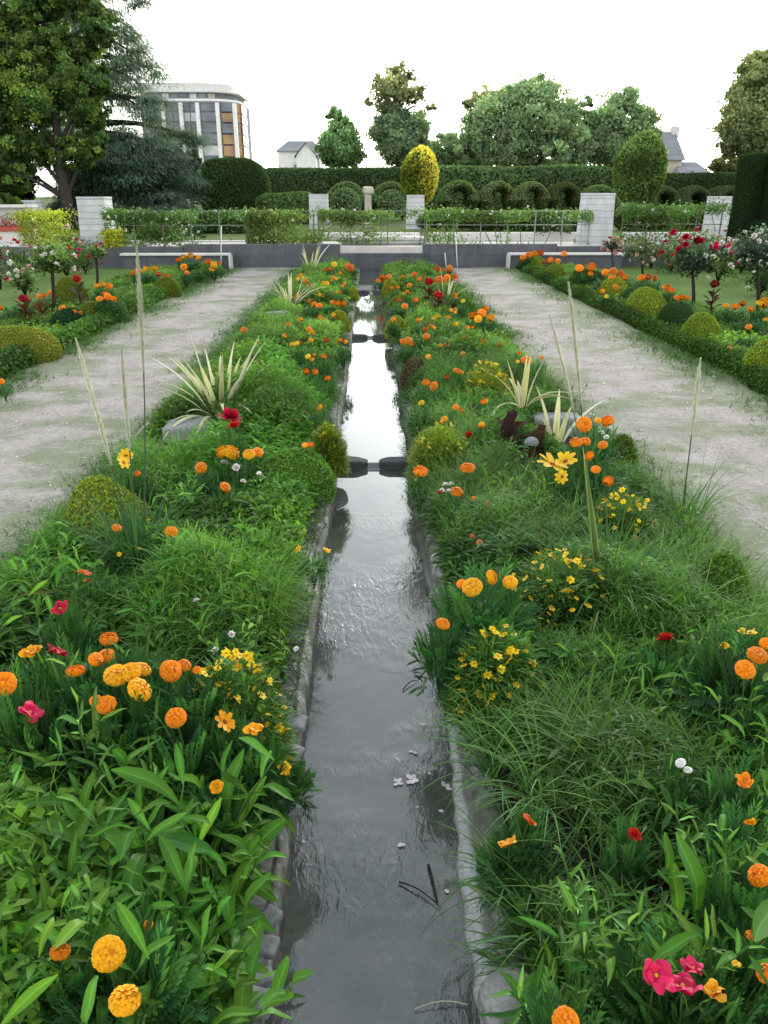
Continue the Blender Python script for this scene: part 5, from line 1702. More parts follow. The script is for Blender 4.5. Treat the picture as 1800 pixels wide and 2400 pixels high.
MO, MY, MD = (0.25, 0.30, 0.035), (0.36, 0.36, 0.04), (0.08, 0.15, 0.05)
mound('mossy green mound behind the left striped flax', 487, 862, 110, 0.34, MO)
mound('big low green mound right of the stone block by the water', 630, 1060, 170, 0.27, (0.13, 0.25, 0.04))
mound('fuzzy yellow-green mound at the left path edge', 240, 1150, 170, 0.32, (0.28, 0.32, 0.05), mat='dull')
mound('small bright mound over the far end of the left bank', 733, 710, 42, 0.25, MY)
mound('small bright mound on the left bank at the farthest weir', 764, 645, 20, 0.22, MY)
mound('bright yellow-green mound on the right bank at the farthest weir', 842, 636, 32, 0.3, MY)
mound('yellow-topped mound just in front of the farthest one on the right bank', 868, 664, 54, 0.22, (0.22, 0.25, 0.03))
mound('smooth yellow-green mound on the right bank by the middle weir', 856, 722, 44, 0.26, MY)
mound('dry brown fuzzy mound on the right bank of the long bright pool', 897, 832, 62, 0.28, (0.15, 0.115, 0.075), core=(0.06, 0.045, 0.03), mat='dull')
mound('yellow-green mound shrub low at the right water edge', 932, 985, 90, 0.2, (0.24, 0.30, 0.04))
mound('green moss mound at the right path side of the near bed', 1555, 1310, 110, 0.26, (0.12, 0.22, 0.03))
mound('yellow-green strip mound beside the right path corner', 1340, 1010, 60, 0.24, (0.12, 0.18, 0.03))
mound('big olive moss mound at the near end of the left border', 45, 765, 150, 0.36, (0.26, 0.27, 0.04))
mound('round yellow-green mound in the middle of the left border', 359, 634, 60, 0.30, (0.16, 0.19, 0.02))
mound('soft yellow mound below the white standard rose', 160, 655, 70, 0.42, (0.2, 0.23, 0.03))
mound('yellow mound with dark green flank beside the dark marigold', 205, 688, 58, 0.26, (0.2, 0.2, 0.02))
mound('dark green leafy mound under the orange marigold cushion', 240, 686, 70, 0.3, MD)
mound('dark blue-green feathery mound left of the yellow one', 152, 705, 70, 0.26, (0.03, 0.08, 0.035))
mound('small green mound at the far end of the left border', 455, 585, 50, 0.26, MO)
mound('far low green mound beside the low wall of the left border', 475, 572, 34, 0.22, (0.1, 0.19, 0.04))
for lab, px, py, w, z, c in (('farthest clipped mound of the right border', 1158, 581, 40, 0.30, MO), ('second farthest clipped mound of the right border', 1197, 600, 44, 0.28, MO), ('clipped green mound behind the rusty marigold drift', 1255, 616, 50, 0.34, (0.1, 0.165, 0.03)), ('bright egg-shaped mound half under orange flowers', 1323, 642, 62, 0.36, MY), ('large round clipped mound left of the tallest standard rose', 1392, 678, 82, 0.42, MO), ('dark soft mound under the tallest standard rose', 1457, 702, 72, 0.36, (0.05, 0.11, 0.03)), ('round moss mound in front of the dark red cockscomb', 1510, 728, 78, 0.32, MO), ('clipped mound cut by the right edge', 1650, 808, 84, 0.36, MO), ('dark leafy mound left of the rusty marigold drift', 1283, 618, 42, 0.3, MD), ('small dark mound beside the bright egg-shaped one', 1360, 655, 46, 0.26, MD)):
    mound(lab, px, py, w, z, c)


# ------------------------------------------------------------------ striped flax, plume grass, grass clumps
def flax(label, px, py, n, L, z=0.06, W=0.032, cream=(0.66, 0.66, 0.38), green=(0.2, 0.3, 0.08), spread=0.8, rad=0.06, white=0.3):
    p = G(px, py, z)
    r = thing('flax_plant', label, 'plant', (p[0], p[1], z))
    for k in range(n):
        az, el = k * 2.4 + rng.normal(0, 0.4), PI / 2 - abs(rng.normal(0, spread * 0.5)) - 0.08
        g = Geo()
        bd = max(0.1, (PI / 2 - el) * 1.9 + rng.normal(0, 0.2))
        c = np.array([cream]) * rng.uniform(0.85, 1.1)
        if rng.random() < white:
            c = np.array([[0.66, 0.66, 0.52]])
        P0 = np.array([[rad * math.cos(az), rad * math.sin(az), 0]])
        Lk = L * rng.uniform(0.6, 1.08)
        blades(g, P0, dirs(np.array([az]), np.array([el])), Lk, W * rng.uniform(0.75, 1.15), bd, 9, 'flax', 0.4, col=np.array([green]) * 0.7 + c * 0.3, tip=c, edge=c * 0.95, roll=rng.normal(0, 0.25))
        obj('leaf_blade', g, M['petal'], r)
    return r


flax('cream-striped flax plant behind the grey stone block', 480, 915, 58, 0.74, spread=1.25, W=0.036, white=0.45)
flax('smaller cream-striped flax at the second stone slab', 628, 668, 30, 0.62, spread=0.9, W=0.036)
flax('upright yellow flax at the far end of the left bed', 672, 596, 16, 0.75, spread=0.5, W=0.045)
flax('sparse yellow-cream flax sprouting from the dark stump', 1128, 880, 12, 0.36, z=0.36, spread=0.8, W=0.034, cream=(0.6, 0.58, 0.28), white=0.4, rad=0.03)
flax('few green-cream flax leaves on the right bed before the path', 1200, 960, 5, 0.42, z=0.08, spread=0.5, W=0.04)
flax('small flax with pale blades near the red cockscomb', 965, 655, 7, 0.55, spread=0.4, W=0.035)


def grass_clump(label, px, py, n, L, W, col, z=0.04, spread=0.75, bend=1.3, name='grass_clump', rad=0.05, tip=None, group=None):
    p = G(px, py, z)
    r = thing(name, label, 'grass clump', (p[0], p[1], z), 0.0, group)
    g = Geo()
    az = rng.uniform(0, 2 * PI, n)
    el = PI / 2 - np.abs(rng.normal(0, spread * 0.5, n)) - 0.04
    P = np.stack([rad * np.cos(az) * rng.random(n), rad * np.sin(az) * rng.random(n), np.zeros(n)], -1)
    c = vary(col, n, 0.22)
    blades(g, P, dirs(az, el), L * rng.uniform(0.55, 1.1, n), W * rng.uniform(0.7, 1.3, n), np.abs(rng.normal(bend, 0.5, n)), 7, 'blade', 0.3, col=c, tip=c * 1.15 if tip is None else tip)
    obj('blades', g, M['leaf'], r)
    return r


def plume(label, px, py, Y, tips, z=0.05, clump=90, L=0.55, Wg=0.006, name='plume_grass'):
    """tips: (tip px, tip py, plume bottom fraction, plume width px)"""
    p = AT(px, py, Y) if Y else G(px, py, z)
    p[2] = z
    r = thing(name, label, 'ornamental grass', p)
    for tx, ty, fr, wpx in tips:
        q = AT(tx, ty, p[1] - 0.05) - p
        t = np.linspace(0, 1, 12)[:, None]
        sway = np.array([rng.normal(0, 0.012), 0, 0]) * np.linalg.norm(q)
        pts = q * t + sway * np.sin(PI * t)
        g = Geo()
        tube(g, pts, 0.0035 * (1.25 - 0.75 * t[:, 0]), 6, (0.05, 0.085, 0.045))
        st = obj('stalk', g, M['stem'], r)
        m = mpp(p + q)
        n = 1500
        u = fr + (1 - fr) * rng.random(n)
        s = (u - fr) / (1 - fr)
        P = np.stack([np.interp(u, t[:, 0], pts[:, k]) for k in range(3)], -1)
        wid = wpx * m * 0.7 * np.clip(np.sin(PI * np.clip(0.08 + 0.9 * s, 0, 1)), 0.15, 1) ** 0.6
        az = rng.uniform(0, 2 * PI, n)
        D = nrm(q) * 1.0 + np.stack([np.cos(az), np.sin(az), 0 * az], -1) * 0.42
        g = Geo()
        blades(g, P, D, wid * rng.uniform(1.6, 2.6, n), 0.002, 0.1, 2, 'blade', col=vary((0.5, 0.53, 0.38), n, 0.15), tip=(0.7, 0.72, 0.6))
        obj('plume', g, M['petal'], r)
    n = clump
    if n:
        az = rng.uniform(0, 2 * PI, n)
        el = PI / 2 - np.abs(rng.normal(0, 0.42, n)) - 0.03
        g = Geo()
        P = np.stack([0.07 * np.cos(az) * rng.random(n), 0.07 * np.sin(az) * rng.random(n), np.zeros(n)], -1)
        c = vary((0.045, 0.105, 0.04), n, 0.25)
        blades(g, P, dirs(az, el), L * rng.uniform(0.5, 1.15, n), Wg * rng.uniform(0.7, 1.3, n), np.abs(rng.normal(1.0, 0.5, n)), 8, 'blade', 0.3, col=c, tip=c * 1.5)
        obj('blades', g, M['leaf'], r)
    return r


plume('tall plume grass with pale spikes standing high over the left path', 305, 1250, None, [(295, 533, 0.655, 13), (262, 752, 0.58, 12), (164, 733, 0.5, 12)], clump=170, L=0.6)
plume('plume grass with pale narrow spikes beside the right path corner', 1265, 1010, None, [(1228, 612, 0.36, 13), (1187, 680, 0.38, 10)], clump=60, L=0.42)
plume('single pale grass spike leaning over the right path', 1470, 1130, None, [(1513, 776, 0.55, 11)], clump=40, L=0.4)
grass_clump('large arching green grass clump with one thick pale stem', 1300, 1330, 210, 0.62, 0.008, (0.05, 0.115, 0.035), spread=0.95, bend=1.5, rad=0.09)
p = G(1302, 1325, 0.05)
g = Geo()
q = AT(1262, 968, p[1]) - p
blades(g, np.zeros((1, 3)), q[None], np.linalg.norm(q), 0.03, 0.06, 10, 'flax', 0.5, col=(0.10, 0.17, 0.05), tip=(0.55, 0.43, 0.22), edge=(0.26, 0.29, 0.13), U=np.array([[0.0, -1.0, 0.0]]))
tube(g, [(0, 0, 0), q * 0.5, q * 0.94], [0.012, 0.009, 0.004], 7, (0.16, 0.21, 0.08))
o = obj('cut_leaf', g, M['leaf'])
o.location = p
tag(o, 'broad pale broken leaf standing upright in the large grass clump', 'leaf')
GG = 'grass clumps scattered in the near beds'
for px, py, n, L, c, lab in ((180, 1210, 60, 0.4, (0.06, 0.13, 0.04), 'grass clump at the left path edge below the fuzzy mound'), (520, 1300, 60, 0.34, (0.08, 0.16, 0.045), 'pale grass tuft right of the plume grass'), (1150, 1560, 120, 0.36, (0.075, 0.145, 0.04), 'spreading grass tuft below the round yellow-flowered bush'), (1290, 1640, 140, 0.4, (0.07, 0.15, 0.03), 'bright green grass tuft in the middle of the near right bed'), (1180, 1740, 150, 0.38, (0.08, 0.14, 0.045), 'trailing grass tuft above the wilted golden flower'), (1080, 1680, 90, 0.34, (0.06, 0.12, 0.04), 'grass tuft overhanging the right channel edge'), (1400, 1650, 110, 0.36, (0.055, 0.12, 0.045), 'grass tuft beside the white seed heads'), (1480, 1330, 80, 0.4, (0.055, 0.12, 0.04), 'arching grass tuft right of the large clump'), (1500, 1120, 60, 0.45, (0.07, 0.14, 0.045), 'tall thin grass at the right path edge'), (1150, 1950, 80, 0.3, (0.05, 0.10, 0.04), 'sparse shaded grass tuft beside the channel'), (1420, 1960, 90, 0.32, (0.04, 0.09, 0.035), 'dark grass tuft above the pink petunias'), (1280, 1900, 70, 0.34, (0.045, 0.09, 0.035), 'dark thin grass tuft in the shaded hollow'), (620, 1250, 60, 0.25, (0.065, 0.12, 0.035), 'short grass tuft at the left water edge'), (80, 1700, 50, 0.34, (0.06, 0.14, 0.035), 'grass blades among the broad leaves at the left edge'), (1180, 2060, 90, 0.3, (0.05, 0.1, 0.04), 'grass tuft over the speckled rock'), (1560, 1700, 60, 0.34, (0.05, 0.11, 0.04), 'grass tuft between the low golden flowers')):
    grass_clump(lab, px, py, int(n * 0.6), L, 0.0055, tuple(1.6 * np.array(c)), spread=1.0, bend=1.6, rad=0.08, group=GG)


# ------------------------------------------------------------------ dark-leaved plants, cockscombs, stump, stones
def darkleaf(label, px, py, z, n, L, W, col=(0.075, 0.022, 0.018), bloom=None, name='dark_leaved_plant', cat='plant'):
    p = G(px, py, 0.04)
    r = thing(name, label, cat, (p[0], p[1], 0.03))
    g = Geo()
    az = np.arange(n) * 2.4
    u = np.linspace(0.1, 1, n)
    P = np.stack([0.03 * np.cos(az), 0.03 * np.sin(az), z * 0.7 * u], -1)
    c = vary(col, n, 0.3)
    blades(g, P, dirs(az, 0.5 + 0.7 * u), L * (1.15 - 0.4 * u), W, 0.8, 4, 'spat', 0.3, col=c, tip=c * 1.2)
    tube(g, [(0, 0, 0), (0.005, 0, z * 0.5), (0, 0, z * 0.85)], [0.012, 0.01, 0.007], 6, (0.06, 0.02, 0.015))
    obj('leaves', g, M['leaf'], r)
    if bloom:
        g = Geo()
        n = 260
        d = nrm(rng.normal(size=(n, 3)))
        P = d * [0.065, 0.04, 0.05] * rng.uniform(0.6, 1, (n, 1)) + [0, 0, z]
        cards(g, P, d + rng.normal(0, 0.5, (n, 3)), 0.04, vary(CN[bloom], n, 0.25), 0.8)
        obj('flower_head', g, M['petal'], r)
    return r


darkleaf('dark brown leafy plant right of the left striped flax', 580, 870, 0.42, 18, 0.2, 0.1, (0.045, 0.022, 0.016))
darkleaf('dark red cockscomb flower in the left border', 176, 672, 0.5, 14, 0.22, 0.1, (0.06, 0.05, 0.03), 'd', 'cockscomb', 'flower')
darkleaf('dark red cockscomb with bronze leaves near the front of the left border', 60, 700, 0.36, 14, 0.2, 0.1, (0.09, 0.04, 0.02), 'c', 'cockscomb', 'flower')
darkleaf('bronze-leaved plant beside the white standard rose trunk', 92, 695, 0.3, 12, 0.18, 0.09, (0.12, 0.05, 0.02))
darkleaf('dark red cockscomb with black-brown stalk in the right border', 1532, 688, 0.5, 14, 0.16, 0.09, (0.05, 0.02, 0.016), 'k', 'cockscomb', 'flower')
darkleaf('bright red cockscomb in the far middle of the right bed', 925, 680, 0.5, 14, 0.2, 0.09, (0.06, 0.025, 0.02), 'd', 'cockscomb', 'flower')
darkleaf('low red-brown plant right of the bright red cockscomb', 945, 690, 0.36, 14, 0.2, 0.08, (0.09, 0.03, 0.03), 'd', 'cockscomb', 'flower')
darkleaf('dark maroon leaves sprouting around the stump', 1100, 985, 0.32, 12, 0.16, 0.06, (0.04, 0.016, 0.014))
darkleaf('dark red-brown leaves left of the stump', 1018, 935, 0.2, 12, 0.14, 0.06, (0.06, 0.025, 0.02))
darkleaf('wilted dark brown flower stalk near the right edge', 1520, 1500, 0.3, 9, 0.08, 0.02, (0.03, 0.018, 0.016))

EXCL.append((1.0, 4.75, 0.2, 0.4))
p = G(1125, 1000, 0.03)
r = thing('tree_stump', 'dark split stump standing beside the grey slab in the right bed', 'stump', (p[0], p[1], 0.0))
for k, (dx, h, rad, lean) in enumerate(((-0.07, 0.39, 0.05, -0.03), (0.07, 0.30, 0.055, 0.04))):
    g = Geo()
    t = np.linspace(0, 1, 14)
    V, Fq = tube(g, np.stack([dx + lean * t + 0.012 * np.sin(t * 7 + k), 0.01 * np.sin(t * 5), h * t], -1), rad * (1.25 - 0.75 * t ** 1.5 + 0.12 * np.sin(t * 11 + k)), 14, (0.028, 0.015, 0.012) if k == 0 else (0.05, 0.03, 0.014), rough=0.13)
    obj('log', g, M['bark'], r)
g = Geo()
V, Fq = dome(0.05, 0.035, 0.04, 12, 6, -0.3)
g.add(V, F4=Fq, col=(0.45, 0.45, 0.42))
o = obj('pebble', g, M['stone'])
p2 = G(1140, 938, 0.22)
o.location = (p2[0], p[1] - 0.09, 0.2)
tag(o, 'small pale stone lodged against the dark stump', 'stone')

p = G(403, 970, 0.0)
EXCL.append((p[0] + 0.02, p[1] - 0.1, 0.27, 0.45))
rock('stone_block', 'squared grey stone block at the left path edge before the striped flax', 'stone', (p[0], p[1] + 0.12, 0.0), (0.36, 0.28, 0.17), 'stone', 0.1, 0.012, 8, 0.05, 3)
p = G(470, 985, 0.0)
rock('stone', 'small rounded brownish stone leaning on the grey block', 'stone', (p[0], p[1] + 0.05, 0.0), (0.13, 0.12, 0.17), 'column', 0.4, 0.01, 12, 0.3, 5)
p = G(1213, 962, 0.0)
EXCL.append((p[0], p[1], 0.22, 0.36))
rock('stone_slab', 'flat grey stone slab behind the stump at the right path edge', 'stone', (p[0], p[1] + 0.2, 0.0), (0.36, 0.26, 0.18), 'stone', 0.1, 0.012, 8, -0.05, 6)
p = G(597, 700, 0.0)
EXCL.append((p[0], p[1] - 0.05, 0.2, 0.35))
rock('stone_slab', 'second grey slab along the left path edge', 'stone', (p[0], p[1], 0.0), (0.34, 0.26, 0.17), 'stone', 0.1, 0.012, 8, 0.0, 7)
p = G(686, 607, 0.0)
EXCL.append((p[0], p[1] - 0.05, 0.2, 0.4))
rock('stone_slab', 'farthest small grey slab of the left bed', 'stone', (p[0], p[1], 0.0), (0.3, 0.26, 0.18), 'stone', 0.1, 0.012, 8, 0.0, 8)
p = G(1070, 948, 0.0)
rock('stone_slab', 'thin flat grey slab left of the stump', 'stone', (p[0], p[1], 0.05), (0.22, 0.12, 0.04), 'stone', 0.2, 0.003, 8, 0.0, 9)
ES = 'pale stones set in the left channel edge'
for k, (px, py, d) in enumerate(((573, 1985, 0.05), (565, 2045, 0.05), (560, 2110, 0.045), (545, 2165, 0.055), (628, 1560, 0.07), (618, 1640, 0.08), (606, 1740, 0.06), (712, 985, 0.13))):
    p = G(px, py, 0.01)
    rock('edging_stone', 'rough pale stone set in the left channel edge' if k < 7 else 'pale squared stone at the left water edge beside the nearest weir', 'stone', (p[0], p[1], -0.012), (d * 1.1, d * 1.7, 0.034 + 0.08 * (k == 7)), 'stone', 0.3, d * 0.14, 24, rng.uniform(0, 3), k, ES if k < 7 else None, 8)
p = G(1112, 2195, 0.03)
rock('speckled_rock', 'rounded dark speckled rock at the lower right of the channel', 'rock', (p[0], p[1] + 0.03, -0.04), (0.14, 0.15, 0.13), 'lime', 0.5, 0.012, 12, 0.3, 12)


LG = 'broad-leaved green plants without blooms in the near left bed'
LL = 'lush broad-leaved green plant without a bloom in the near left bed'
k = 0
for px, py in ((60, 1640), (150, 1600), (215, 1660), (300, 1720), (60, 1760), (160, 1790), (250, 1820), (370, 1760), (440, 1800), (470, 1700), (450, 1850), (60, 1900), (170, 1930), (300, 1910), (410, 1900), (400, 1990), (90, 2020), (380, 2010), (330, 2060), (50, 2140), (160, 2150), (340, 2140), (380, 2200), (390, 2090), (20, 1560), (110, 1500), (500, 1660), (440, 1640), (380, 1850), (230, 2230), (100, 2250), (330, 2250)):
    leafplant(px, py, 0.22, rng.uniform(0.65, 1.2), int(rng.choice([0, 1, 2, 3, 4, 4, 5, 6, 7])), LL, LG)
    k += 1
RG = 'broad-leaved green plants without blooms along the right edge'
for px, py in ((1620, 1560), (1600, 1640), (1650, 1740), (1560, 1840), (1640, 1950), (1400, 2190), (1330, 2160), (1560, 2200), (1620, 2180), (1480, 2220), (1650, 1480), (1250, 2120), (1570, 1990)):
    leafplant(px, py, 0.2, rng.uniform(0.8, 1.1), int(rng.choice([0, 1, 2, 3, 4, 4, 5, 6, 7])), 'dark green broad-leaved plant without a bloom in the near right bed', RG)
    k += 1
LM = 'leafy green plants filling the middle of the left bed'
for px, py in ((90, 1300), (40, 1380), (330, 1330), (430, 1250), (520, 1270), (470, 1330), (560, 1190), (400, 1080), (560, 1090), (300, 1120), (540, 1420), (160, 1250), (60, 1240), (350, 1050)):
    leafplant(px, py, 0.18, rng.uniform(0.7, 0.95), int(rng.choice([0, 1, 2, 3, 4, 4, 5, 6, 7])), 'leafy green plant without a bloom in the middle of the left bed', LM)
    k += 1
RM = 'leafy green plants filling the middle of the right bed'
for px, py in ((1100, 1060), (1160, 1100), (1080, 1140), (1440, 1180), (1500, 1260), (1400, 1300), (1120, 1330), (1210, 1440), (1330, 1460), (1420, 1540), (1180, 980), (1480, 1160), (1380, 1420), (1250, 1370), (1560, 1450)):
    leafplant(px, py, 0.18, rng.uniform(0.7, 0.95), int(rng.choice([0, 1, 2, 3, 4, 4, 5, 6, 7])), 'leafy green plant without a bloom in the middle of the right bed', RM)
    k += 1


# ------------------------------------------------------------------ standard roses and rose bushes
def standard(label, px, pyb, pyt, rpx, col, blooms, lean=0.0, squash=0.8, trunk=(0.035, 0.028, 0.024), nb=26, name='standard_rose', n=1500, leaf=0.05, cy=None):
    p = G(px, pyb, 0.03)
    Y = p[1]
    c = AT(px + lean, pyt, Y)
    m = mpp(c)
    r = thing(name, label, 'rose', (p[0], p[1], 0.02))
    q = c - np.array([p[0], p[1], 0.02])
    g = Geo()
    t = np.linspace(0, 1, 7)[:, None]
    tube(g, q * t + np.array([0.012, 0, 0]) * np.sin(t * 5), 0.026 * (1.15 - 0.35 * t[:, 0]), 8, trunk, rough=0.1)
    obj('trunk', g, M['bark'], r)
    rx = rpx * m
    g = Geo()
    crown(g, [(q + [0, 0, rx * 0.1], rx, rx * squash), (q + [rx * 0.5, 0, -rx * 0.1], rx * 0.5, rx * 0.45), (q + [-rx * 0.5, 0, 0], rx * 0.5, rx * 0.45)], n, leaf, [np.array(col), np.array(col) * 0.7, np.array(col) * 1.25], 0.2, 0.3, 0.3, per=24)
    for k in range(7):
        a = k * 2.4
        tube(g, [q * 0.96, q + np.array([math.cos(a), math.sin(a), 0.6]) * rx * 0.6], [0.009, 0.004], 5, (0.05, 0.06, 0.03))
    obj('crown', g, M['far'], r)
    for k in range(nb):
        d = nrm(rng.normal(size=3) + [0, -0.7, 0.25])
        s = rng.choice(len(blooms))
        link('bloom', rose_mesh(blooms[s], k % 2, 1), r, q + d * [rx, rx, rx * squash] * rng.uniform(0.85, 1.1), (rng.normal(0, 0.6) + 0.5, rng.normal(0, 0.6), rng.uniform(0, 6)), rng.uniform(0.028, 0.046))
    return r


GRN, BLU = (0.12, 0.2, 0.07), (0.13, 0.19, 0.135)
standard('standard rose with white blooms on a dark trunk in the left border', 114, 684, 563, 44, GRN, 'wws', nb=14)
standard('small standard with pink-red blooms between the two left border trunks', 209, 622, 548, 22, GRN, 'dps', nb=5, n=500)
standard('round green standard tree by the left railing', 342, 560, 508, 55, (0.075, 0.125, 0.045), 'ww', nb=8, n=2600, trunk=(0.03, 0.03, 0.025), leaf=0.07)
standard('standard rose dotted white between two green standards', 390, 556, 502, 26, (0.08, 0.12, 0.07), 'w', nb=22, n=600)
standard('dark green standard tree right of the white-dotted one', 421, 552, 500, 28, (0.045, 0.085, 0.045), 'w', nb=4, n=900)
standard('dark small-headed standard with a pale trunk at the low right wall', 1176, 556, 488, 27, (0.045, 0.08, 0.05), 'w', nb=4, n=1000, trunk=(0.12, 0.13, 0.07))
standard('pale-leaved standard rose behind the low right wall', 1212, 556, 490, 30, (0.11, 0.16, 0.09), 'ww', nb=10, n=900)
standard('thin green standard beside the second right border trunk', 1258, 564, 522, 20, (0.08, 0.14, 0.05), 'd', nb=3, n=500, trunk=(0.08, 0.08, 0.05))
standard('faded pink standard rose on a dark thin stake', 1323, 600, 532, 22, (0.10, 0.12, 0.07), 'ssd', nb=22, n=400, trunk=(0.05, 0.055, 0.055))
standard('grey-green sparse standard rose with brownish head', 1387, 612, 545, 36, (0.12, 0.15, 0.08), 'sw', nb=12, n=1000)
standard('tallest standard rose with dark red blooms in the right border', 1497, 672, 560, 50, (0.085, 0.135, 0.085), 'w', nb=4, n=2200)
p = G(1497, 672, 0.03)
r = [o for o in COL.objects if o.name.startswith('standard_rose')][-1]
for px, py, rp, c in ((1456, 504, 9, 'c'), (1481, 513, 8, 'c'), (1480, 531, 9, 'c'), (1468, 540, 9, 'c'), (1512, 523, 11, 'c'), (1505, 520, 8, 'k')):
    q = AT(px, py, p[1] - 0.1) - np.array(r.location)
    link('bloom', rose_mesh(c, 0, 0), r, q, (0.6, rng.normal(0, 0.3), rng.uniform(0, 6)), rp * mpp(np.array(r.location) + q) * 1.1)
    put_stem(r, AT(1497, 575, p[1]) - np.array(r.location), q, 0.006)
standard('blue-green standard rose with white blooms cut by the right edge', 1637, 668, 540, 52, (0.085, 0.125, 0.10), 'w', nb=26, n=2600)


def rosebush(label, px, py, wpx, z, col, blooms, nb, br=0.05, n=700, leaf=0.055):
    p = G(px, py, 0.02)
    m = mpp(p)
    rx = wpx * m / 2
    r = thing('rose_bush', label, 'rose', (p[0], p[1], 0.01))
    g = Geo()
    crown(g, [(np.array([0, 0, z * 0.55]), rx, z * 0.5)], n, leaf, [np.array(col), np.array(col) * 0.7, np.array(col) * 1.2], 0.2, 0.2, 0.3, per=20)
    for k in range(9):
        a = k * 2.4
        tube(g, [(0, 0, 0), (0.5 * rx * math.cos(a), 0.5 * rx * math.sin(a), z * 0.8)], [0.012, 0.005], 5, (0.05, 0.06, 0.03))
    obj('foliage', g, M['far'], r)
    for k in range(nb):
        d = nrm(rng.normal(size=3) + [0, -0.6, 0.5])
        link('bloom', rose_mesh(blooms[k % len(blooms)], k % 2, 1), r, np.array([0, 0, z * 0.55]) + d * [rx, rx, z * 0.52] * rng.uniform(0.85, 1.1), (rng.normal(0, 0.5) + 0.5, rng.normal(0, 0.5), rng.uniform(0, 6)), br * rng.uniform(0.75, 1.25))
    return r


for a in (('rose bush with a curve of red-pink blooms at the far left lawn', 45, 612, 75, 0.8, GRN, 'pd', 9, 0.05), ('white-flowered rose bush cut by the left edge', 2, 625, 60, 1.0, BLU, 'wws', 12, 0.045), ('low rose bush with pale pink flowers at the left lawn edge', 55, 640, 60, 0.5, GRN, 'sw', 10, 0.045), ('rose bush with red flowers behind the white standard rose', 145, 600, 80, 0.7, GRN, 'dp', 6, 0.05), ('green rose bush with few pink flowers at the far left lawn', 185, 590, 80, 0.7, GRN, 'ps', 8, 0.05), ('rose bush with two pink-red heads under the tall pillar', 215, 575, 70, 0.7, GRN, 'dp', 4, 0.06), ('loose green bush at the far end of the left lawn', 265, 570, 80, 0.6, (0.09, 0.15, 0.05), 'ws', 6, 0.045), ('white-pink rose bush at the foot of the tall left pillar', 160, 575, 70, 0.9, GRN, 'sw', 12, 0.05),
          ('pale rose bush behind the right lawn, left of the red roses', 1405, 580, 90, 0.75, (0.11, 0.16, 0.08), 'sw', 14, 0.05), ('rose bush with drooping pink-red blooms at the right lawn edge', 1450, 590, 70, 0.7, GRN, 'pd', 12, 0.07), ('white-blooming rose bush left of the cut standard rose', 1600, 590, 90, 0.85, BLU, 'www', 30, 0.05), ('pink rose bush behind the tallest standard rose', 1550, 612, 90, 0.85, GRN, 'ppw', 18, 0.065), ('green rose bush with pink and white flowers far right', 1520, 575, 110, 0.9, GRN, 'pws', 16, 0.05), ('leafy low bush at the far middle of the right lawn', 1340, 572, 80, 0.55, (0.09, 0.15, 0.05), 'sd', 8, 0.05), ('green low bush beside the pink faded standard', 1375, 566, 70, 0.6, GRN, 'w', 6, 0.04), ('dark bush at the foot of the clipped block', 1640, 640, 80, 0.6, (0.05, 0.09, 0.04), 'w', 5, 0.04)):
    rosebush(*a)
def edging(sx, label, col):
    ys = np.linspace(4.2, 20.2, 160)
    g = Geo()
    pts = np.stack([sx * (3.80 + 0.02 * vnoise(ys[:, None], 2.0, 7)), ys, 0.05 + 0.012 * vnoise(ys[:, None], 3.0, 5)], -1)
    V, Fq = tube(g, pts, 0.11 + 0.018 * vnoise(ys[:, None], 2.5, 6), 12, 0.35 * np.array(col))
    r = thing('edging_hedge', label, 'hedge', (0, 0, 0))
    obj('inner_mass', g, M['core'], r)
    g = Geo()
    leafy(g, V, Fq, 30000, 0.034 if sx > 0 else 0.048, col, 1.0, 0.8, 0.25, 0.6, 0.3, 3.0)
    obj('foliage', g, M['leaf'], r)


edging(-1, 'low leafy edging along the left border', (0.075, 0.15, 0.03))
edging(1, 'low mossy clipped edging along the right border', (0.06, 0.115, 0.02))


